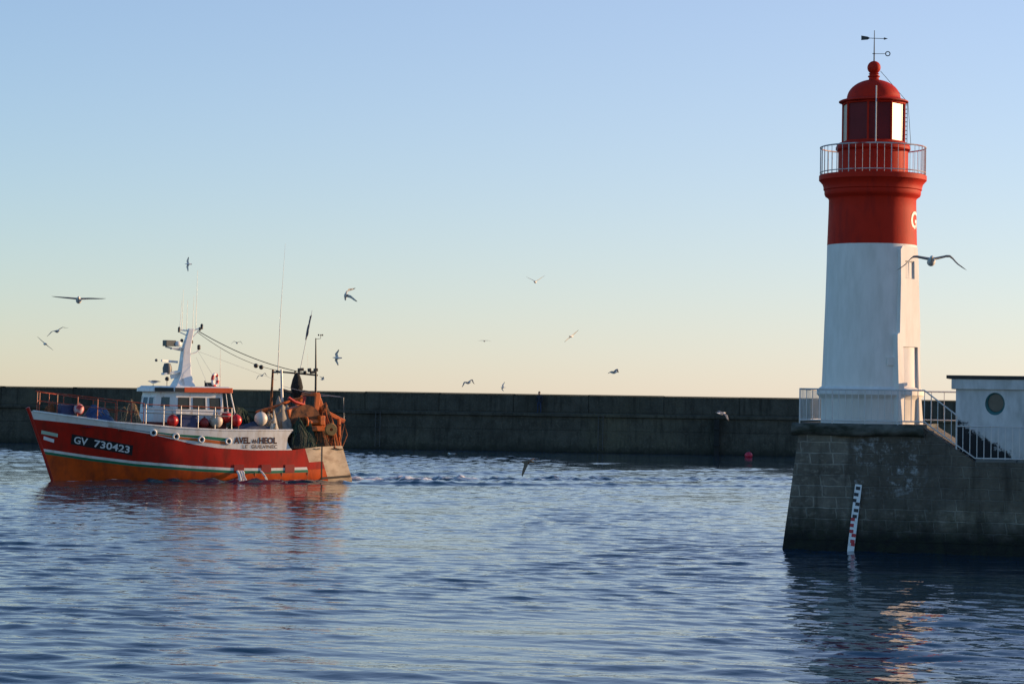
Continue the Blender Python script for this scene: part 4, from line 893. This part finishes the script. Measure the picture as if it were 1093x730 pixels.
heap('rope_pile', 'tangle of pale rope heaped in front of the wheelhouse', 'rope', (4.05, 1.3, 2.55), (.75, .6, 1.0), M('rope shade', (.08, .07, .055), .9, .4, 10), 5, 40, rope_t, .5)
heap('anchor_chain', 'rusty chain heaped behind the blue box on the bow', 'chain', (7.75, .0, 3.1), (.35, .35, .55), rust, 6, 14, rust, .4)
heap('fishing_net', 'dark green fishing net piled against the white bulwark end', 'fishing net', (-5.2, 1.45, 1.7), (.95, .65, 1.3), net_dk, 7, 46, rope_g, .5)
heap('fishing_net', 'brown fishing net heaped at the stern under the gallows', 'fishing net', (-6.6, .9, 1.7), (1.0, 1.0, 1.75), net_br, 8, 46, rope_o, .5)
heap('fishing_net', 'dark net spread along the deck behind the wheelhouse', 'fishing net', (-2.4, .9, 2.28), (1.35, .85, 1.15), net_dk, 9, 46, rope_g, .5)
heap('tarpaulin', 'grey tarpaulin bundle beside the orange derrick', 'tarpaulin', (-4.35, 1.0, 2.5), (.62, .6, 1.50), M('grey canvas', (.22, .20, .17), .8, .3, 5), 12, 8, rope_t, .4)
heap('rope_pile', 'pale rope bundle lying next to the white buoy', 'rope', (-3.45, 1.85, 2.62), (.33, .3, .72), M('pale rope', (.45, .42, .36), .9, .3, 9), 14, 14, rope_t, .4)
heap('tarpaulin', 'navy blue cover lying along the bulwark under the white buoy', 'tarpaulin', (-2.3, 2.0, 2.42), (1.75, .22, .42), M('navy cover', (.03, .045, .09), .7, .3, 5), 15, 6, rope_t, .3)
# net bag hanging from the gantry bar
hn = thing('hanging_net', 'black net bag hanging from the stern gantry bar', 'net', onboat((-5.6, 0, 4.3)), BANG)
b = MB(); b.lathe([(.001, -.05), (.16, .0), (.26, .20), (.33, .55), (.24, .95), (.13, 1.25), (.06, 1.28)], (0, 0, 0), 18); b.build('bag', M('black netting', (.016, .015, .014), .95, .5, 10, bump=.05), hn, smooth=60)
b = MB()
for s in (-.10, .10): b.path([(s, 0, 1.05), (s * 1.1, 0, 1.42)], .05, 8)
b.build('strap', black_paint, hn)
lb = thing('lifebuoy', 'white and red lifebuoy standing on edge on the wheelhouse roof', 'lifebuoy', onboat((-.80, .5, 5.14)), BANG + R(42))
b = MB(); sub = 10; seg = 32
prof = [(.30 + .085 * math.cos(2 * math.pi * k / sub), .085 * math.sin(2 * math.pi * k / sub)) for k in range(sub + 1)]
b.lathe(prof, (0, 0, 0), seg, 0, axis=(0, 1, 0))
b.m = [1 if ((i % seg) // 4) % 2 else 0 for i in range(len(b.m))]
b.build('ring', [M('lifebuoy white', (.75, .72, .68), .5), M('lifebuoy red', (.45, .03, .03), .5)], lb, smooth=180)
b = MB(); b.box((0, 0, -.36), (.10, .18, .12)); b.build('stand', black_paint, lb)

# water pouring out of two freeing ports
wfo = M('white falling water', (.70, .66, .62), .3, .1, 9)
for i, (xa, wd, out) in enumerate(((-1.47, .36, .30), (-2.66, .10, .55))):
    b = MB()
    def jet(a_, c_):
        t = c_; w_ = wd * (1 + .5 * t) * (.9 + .12 * math.sin(c_ * 9)); rg_ = .06 * math.sin(a_ * 17 + c_ * 3) * t
        q = hs(xa + (a_ - .5) * w_ + (.22 * (1 - t) ** 1.5 - .15 if i else -.08 * t), .56 - .66 * t ** 1.5, .05 + out * t + rg_)
        return onboat(q)
    for part in ((0, .28), (.36, .50), (.60, 1.0)) if i == 0 else ((0, 1),):
        b.grid(lambda a_, c_: jet(lerp(part[0], part[1], a_), c_), 6, 12)
    for k in range(26): q = hs(xa + random.gauss(0, .22), .015, random.uniform(.1, .7)); b.ball(onboat(q), random.uniform(.02, .055), 8, sq=(1.6, 1.6, .8))
    jo = b.build('water_discharge', wfo, smooth=180); jm = jo.modifiers.new('s', 'SOLIDIFY'); jm.thickness = .03
    tag(jo, ['white water pouring from the forward freeing port of the trawler', 'thin white water jet curving from the second freeing port'][i], 'water jet', kind='stuff')
# ------------------------------------------------------------------ gulls
g_white = M('white plumage', (.70, .69, .67), .8, .08, 20); g_grey = M('grey plumage', (.20, .20, .21), .8, .2, 20); g_dark = M('dark wing tips', (.025, .024, .024), .8, .2, 20); g_beak = M('yellow beak', (.55, .32, .04), .5); g_brown = M('brown plumage', (.16, .10, .06), .8, .3, 25)
def gull_mesh(a1=(12, 12), a2=(-18, -18), sweep=18, brown=False, fold=False, head=0, slim=1.0):
    b = MB(); S = 12
    secs = [(-.335, .004, .010, .012), (-.30, .010, .055, .010), (-.23, .004, .050, .024), (-.15, -.004, .062, .050), (-.05, -.012, .075, .072), (.06, -.010, .074, .074), (.13, .004, .055, .058), (.175, .020, .042, .046), (.215, .030, .041, .043), (.25, .030, .032, .032), (.275, .024, .014, .015), (.30, .018, .011, .012), (.335, .008, .003, .004)]
    vs = []
    for x, z, hy, hz in secs:
        vs += [(x, hy * slim * math.cos(2 * math.pi * k / S), z + hz * slim * math.sin(2 * math.pi * k / S)) for k in range(S)]
    fs = []; mi = []
    for i in range(len(secs) - 1):
        for k in range(S):
            fs.append((i * S + k, i * S + (k + 1) % S, (i + 1) * S + (k + 1) % S, (i + 1) * S + k))
            up = 1 <= k <= 4
            mi.append(3 if i >= 10 else (4 if brown else (1 if up and 2 < i < 6 else 0)))
    fs += [tuple(range(S)), tuple(range((len(secs) - 1) * S, len(secs) * S))]; mi += [0, 3]
    b.add(vs, fs, mi)
    if fold:     # wings laid along the back, tips crossing over the tail
        for s in (1, -1):
            prof = [(.10, .052, .03, .03), (.04, .074, .035, .052), (-.06, .076, .03, .056), (-.16, .058, .024, .044), (-.26, .034, .014, .026), (-.36, .012, .006, .012), (-.42, .0, .002, .004)]
            vs = []
            for x, y, hy, hz in prof: vs += [(x, s * (y * .85 + hy * .6 * math.cos(2 * math.pi * k / 8)), .022 + hz * math.sin(2 * math.pi * k / 8)) for k in range(8)]
            b.add(vs, [(i * 8 + k, i * 8 + (k + 1) % 8, i * 8 + 8 + (k + 1) % 8, i * 8 + 8 + k) for i in range(6) for k in range(8)] + [tuple(range(8))], [(2 if i > 3 else 1) for i in range(6) for k in range(8)] + [1])
            if fold != 'float':
                b.path([(.0, s * .03, -.06), (.01, s * .03, -.15), (-.005, s * .03, -.19)], .007, 6, 3); b.path([(-.02, s * .03, -.19), (.05, s * .045, -.193)], .008, 5, 3); b.path([(-.02, s * .03, -.19), (.05, s * .015, -.193)], .008, 5, 3)
        return b
    for s, A1, A2 in ((1, a1[0], a2[0]), (-1, a1[1], a2[1])):
        n = 11; ch_m = []; vs = []
        for i in range(n + 1):
            t = i / n * .70
            L1 = .27
            if t <= L1: y, z, x = t * math.cos(R(A1)), t * math.sin(R(A1)), .05 + t * .22
            else:
                k_ = t - L1; bl = min(1, k_ / .12); a_ = lerp(A1, A2, bl * .5 + .5 * min(1, k_ / .2))
                y = L1 * math.cos(R(A1)) + k_ * math.cos(R(a_)) * math.cos(R(sweep)); z = L1 * math.sin(R(A1)) + k_ * math.sin(R(a_)); x = .05 + L1 * .22 - k_ * math.sin(R(sweep)) * 1.1
            c = ip(t, [(0, .20), (.15, .19), (.27, .175), (.45, .14), (.6, .09), (.68, .04), (.70, .008)]); th = ip(t, [(0, .026), (.27, .016), (.7, .003)])
            for (u, v) in ((0, 0), (.12, .8), (.35, 1), (.7, .5), (1, .05), (.7, -.15), (.3, -.3), (.08, -.5)):
                vs.append((x + .06 - u * c, s * (y + .01), z + .03 + v * th - .22 * th * 0 - .10 * c * (u - .3) ** 2))
        fs = []; mi = []
        for i in range(n):
            for k in range(8):
                fs.append((i * 8 + k, i * 8 + (k + 1) % 8, i * 8 + 8 + (k + 1) % 8, i * 8 + 8 + k)); under = k >= 4
                mi.append(4 if brown else (2 if i >= 9 else (0 if under else 1)))
        fs += [tuple(range(8)), tuple(range(n * 8, n * 8 + 8))]; mi += [1, 2]; b.add(vs, fs, mi)
    return b
def gull(px, py, Y, yaw, label, pitch=0, bank=0, scale=1.0, group='gulls flying over the harbour', loc=None, **kw):
    b = gull_mesh(**kw); o = b.build('gull', [g_white, g_grey, g_dark, g_beak, g_brown], smooth=60)
    o.location = loc if loc is not None else at(px, py, Y)
    o.rotation_mode = 'XYZ'
    o.rotation_euler = (Matrix.Rotation(R(yaw), 3, 'Z') @ Matrix.Rotation(R(-pitch), 3, 'Y') @ Matrix.Rotation(R(bank), 3, 'X')).to_euler(); o.scale = (scale,) * 3
    tag(o, label, 'gull', group)
gull(994, 279, 43.5, -97, 'large gull with bent wings flying across the lighthouse tower', bank=-5, a1=(17, 4), a2=(-31, -42), sweep=10, pitch=5)
gull(84, 320.5, 64, -80, 'gull gliding with wings spread wide and flat left of the boat mast', a1=(2, 3), a2=(1, 4), sweep=8, pitch=6)
gull(61, 353.5, 125, -55, 'pale gull with tilted wings just below the wide gliding gull', bank=22, a1=(14, 14), a2=(-22, -22))
gull(48, 367, 150, 120, 'pale gull banking steeply, lowest of the birds left of the boat', bank=38, a1=(2, 2), a2=(0, 0))
gull(201, 282, 220, 190, 'small gull high above the boat mast', bank=72, a1=(2, 2), a2=(-10, -10))
gull(253, 366, 215, -70, 'small dark gull above the rigging cable between mast and stern', a1=(22, 22), a2=(-35, -35), scale=1.0, sweep=35)
gull(279.5, 401, 200, -60, 'small gull with arched wings below the rigging cable', a1=(28, 12), a2=(-48, -40), slim=.7, sweep=30, bank=15)
gull(369, 315.5, 118, -80, 'gull banking with one broad wing pointing down, highest bird above the trawler stern', bank=-44, pitch=42, a1=(4, 70), a2=(0, 110), sweep=12)
gull(360, 382, 165, 186, 'gull in side view with one wing raised right of the stern mast', bank=52, a1=(14, 10), a2=(0, -12), sweep=30)
gull(344, 405, 300, -20, 'tiny dark gull low beside the stern mast', a1=(40, 40), a2=(30, 30), sweep=40)
gull(571.5, 301, 150, 75, 'gull with wings raised in a V, highest bird in the middle of the sky', a1=(30, 30), a2=(28, 26), bank=-4)
gull(610, 359, 165, 60, 'white gull banking with one wing up in the middle sky', bank=-36, a1=(4, 4), a2=(-6, -2))
gull(517, 364, 215, -90, 'distant dark gull flying level in the middle sky', a1=(4, 4), a2=(-8, -8), sweep=35, scale=.9)
gull(499.5, 408.5, 155, -50, 'dark gull with down curved wings just above the breakwater', a1=(20, 25), a2=(-58, -40), bank=18)
gull(537, 413.5, 290, 200, 'tiny gull nearly touching the top of the breakwater', bank=30, a1=(45, -10), a2=(50, -30), sweep=45)
gull(655, 397.5, 150, -35, 'gull with flapping wings right of the figure on the breakwater', bank=10, a1=(28, 18), a2=(-38, -10), sweep=20)
gull(562, 493, 96, -35, 'brown gull flying low over the open water', bank=6, a1=(14, -44), a2=(-12, -62), brown=True, sweep=15)
gull(770, 441, 128, 40, 'white gull flying in front of the breakwater fender post', bank=30, a1=(-14, 6), a2=(-44, -20), sweep=15)
gull(0, 0, 0, BANG * 0 + 215, 'gull standing on the front edge of the wheelhouse roof', loc=onboat((2.35, 0, 5.0)), fold='stand', group='gulls resting')
fl = atz(482, 484.5, .02); gull(0, 0, 0, 175, 'white gull floating on the water near the breakwater', loc=fl + Vector((0, 0, .03)), fold='float', group='gulls resting', scale=1.1)

# ------------------------------------------------------------------ red mooring buoy far off, figure on the breakwater
p = atz(799, 488, 0)
mb_ = thing('mooring_buoy', 'red mooring buoy floating at the foot of the breakwater', 'buoy', (p.x, p.y, .1))
b = MB(); b.ball((0, 0, .06), .33, 24, 0, (1, 1, .85)); b.build('float', M('red plastic', (.55, .02, .05), .4), mb_, smooth=180)
b = MB(); b.lathe([(.08, .30), (.07, .42), (.001, .43)], (0, 0, 0), 12); b.ring((0, 0, .47), .07, .02, axis=(0, 1, 0), seg=14, sub=6); b.build('ring', iron, mb_)

def make_person():
    """a figure in dark clothes standing on the breakwater walkway"""
    base = at(575.5, 438.5, 210.6)
    ang = math.atan2(-6.49, 68.1); base.z = 3.33
    V = [(0, 0, .98), (0, 0, 1.20), (0, .0, 1.42), (0, .01, 1.53), (.0, .03, 1.60),
         (.10, 0, .93), (.12, .02, .50), (.13, 0, .09), (.14, .13, .04), (-.10, 0, .93), (-.13, .0, .50), (-.15, -.03, .09), (-.16, .10, .04),
         (.20, 0, 1.42), (.27, -.03, 1.15), (.20, .16, .98), (.15, .22, .95), (-.20, 0, 1.42), (-.28, -.04, 1.15), (-.24, .10, .92), (-.22, .16, .86)]
    E = [(0, 1), (1, 2), (2, 3), (3, 4), (0, 5), (5, 6), (6, 7), (7, 8), (0, 9), (9, 10), (10, 11), (11, 12), (2, 13), (13, 14), (14, 15), (15, 16), (2, 17), (17, 18), (18, 19), (19, 20)]
    rad = [.15, .14, .15, .06, .06, .10, .065, .05, .04, .10, .065, .05, .04, .075, .055, .042, .04, .075, .055, .042, .04]
    me = bpy.data.meshes.new('person'); me.from_pydata(V, E, []); o = bpy.data.objects.new('person', me); COL.objects.link(o)
    md = o.modifiers.new('skin', 'SKIN'); o.modifiers.new('sub', 'SUBSURF').levels = 2
    for i, r_ in enumerate(rad): me.skin_vertices[0].data[i].radius = (r_, r_ * .8)
    me.skin_vertices[0].data[0].use_root = True
    dg = bpy.context.evaluated_depsgraph_get(); dg.update(); m2 = bpy.data.meshes.new_from_object(o.evaluated_get(dg)); bpy.data.objects.remove(o)
    # head joined into the body mesh
    bm = bmesh.new(); bm.from_mesh(m2)
    n0 = len(bm.verts); bmesh.ops.create_uvsphere(bm, u_segments=16, v_segments=12, radius=.115, matrix=Matrix.Translation((0, .035, 1.70)) @ Matrix.Diagonal((.82, .95, 1.12, 1)))
    bmesh.ops.create_cone(bm, segments=6, radius1=.02, radius2=.008, depth=.05, matrix=Matrix.Translation((0, .15, 1.69)) @ Matrix.Rotation(R(-90), 4, 'X'))
    m3_ = bpy.data.meshes.new('person'); bm.to_mesh(m3_); bm.free(); m3_.shade_smooth()
    navy, jean, skin = M('navy coat', (.018, .022, .035), .85, .2, 8), M('blue trousers', (.02, .035, .085), .85, .2, 8), M('skin', (.36, .22, .16), .6, .1, 8)
    for x in (navy, jean, skin): m3_.materials.append(x)
    for pl in m3_.polygons: z = pl.center.z; pl.material_index = 1 if z < .93 and abs(pl.center.y) < .3 and not (abs(pl.center.x) > .19 and z > .8) else (2 if z > 1.58 else 0)
    po = bpy.data.objects.new('person', m3_); COL.objects.link(po); po.location = base; po.rotation_euler.z = ang + R(160); po.scale = (1, 1, 1.0)
    tag(po, 'person in dark coat and blue trousers standing on the breakwater', 'person')
    b = MB(); b.ball((0, .02, 1.735), .118, 16, 0, (.88, .98, .95)); h_ = b.build('hair', M('dark hair', (.015, .012, .01), .8), po, smooth=180)
    v = [x.co for x in h_.data.vertices]
    for x in h_.data.vertices:
        if x.co.z < 1.70 and x.co.y > 0: x.co.y = .0 + x.co.y * .1; 
make_person()
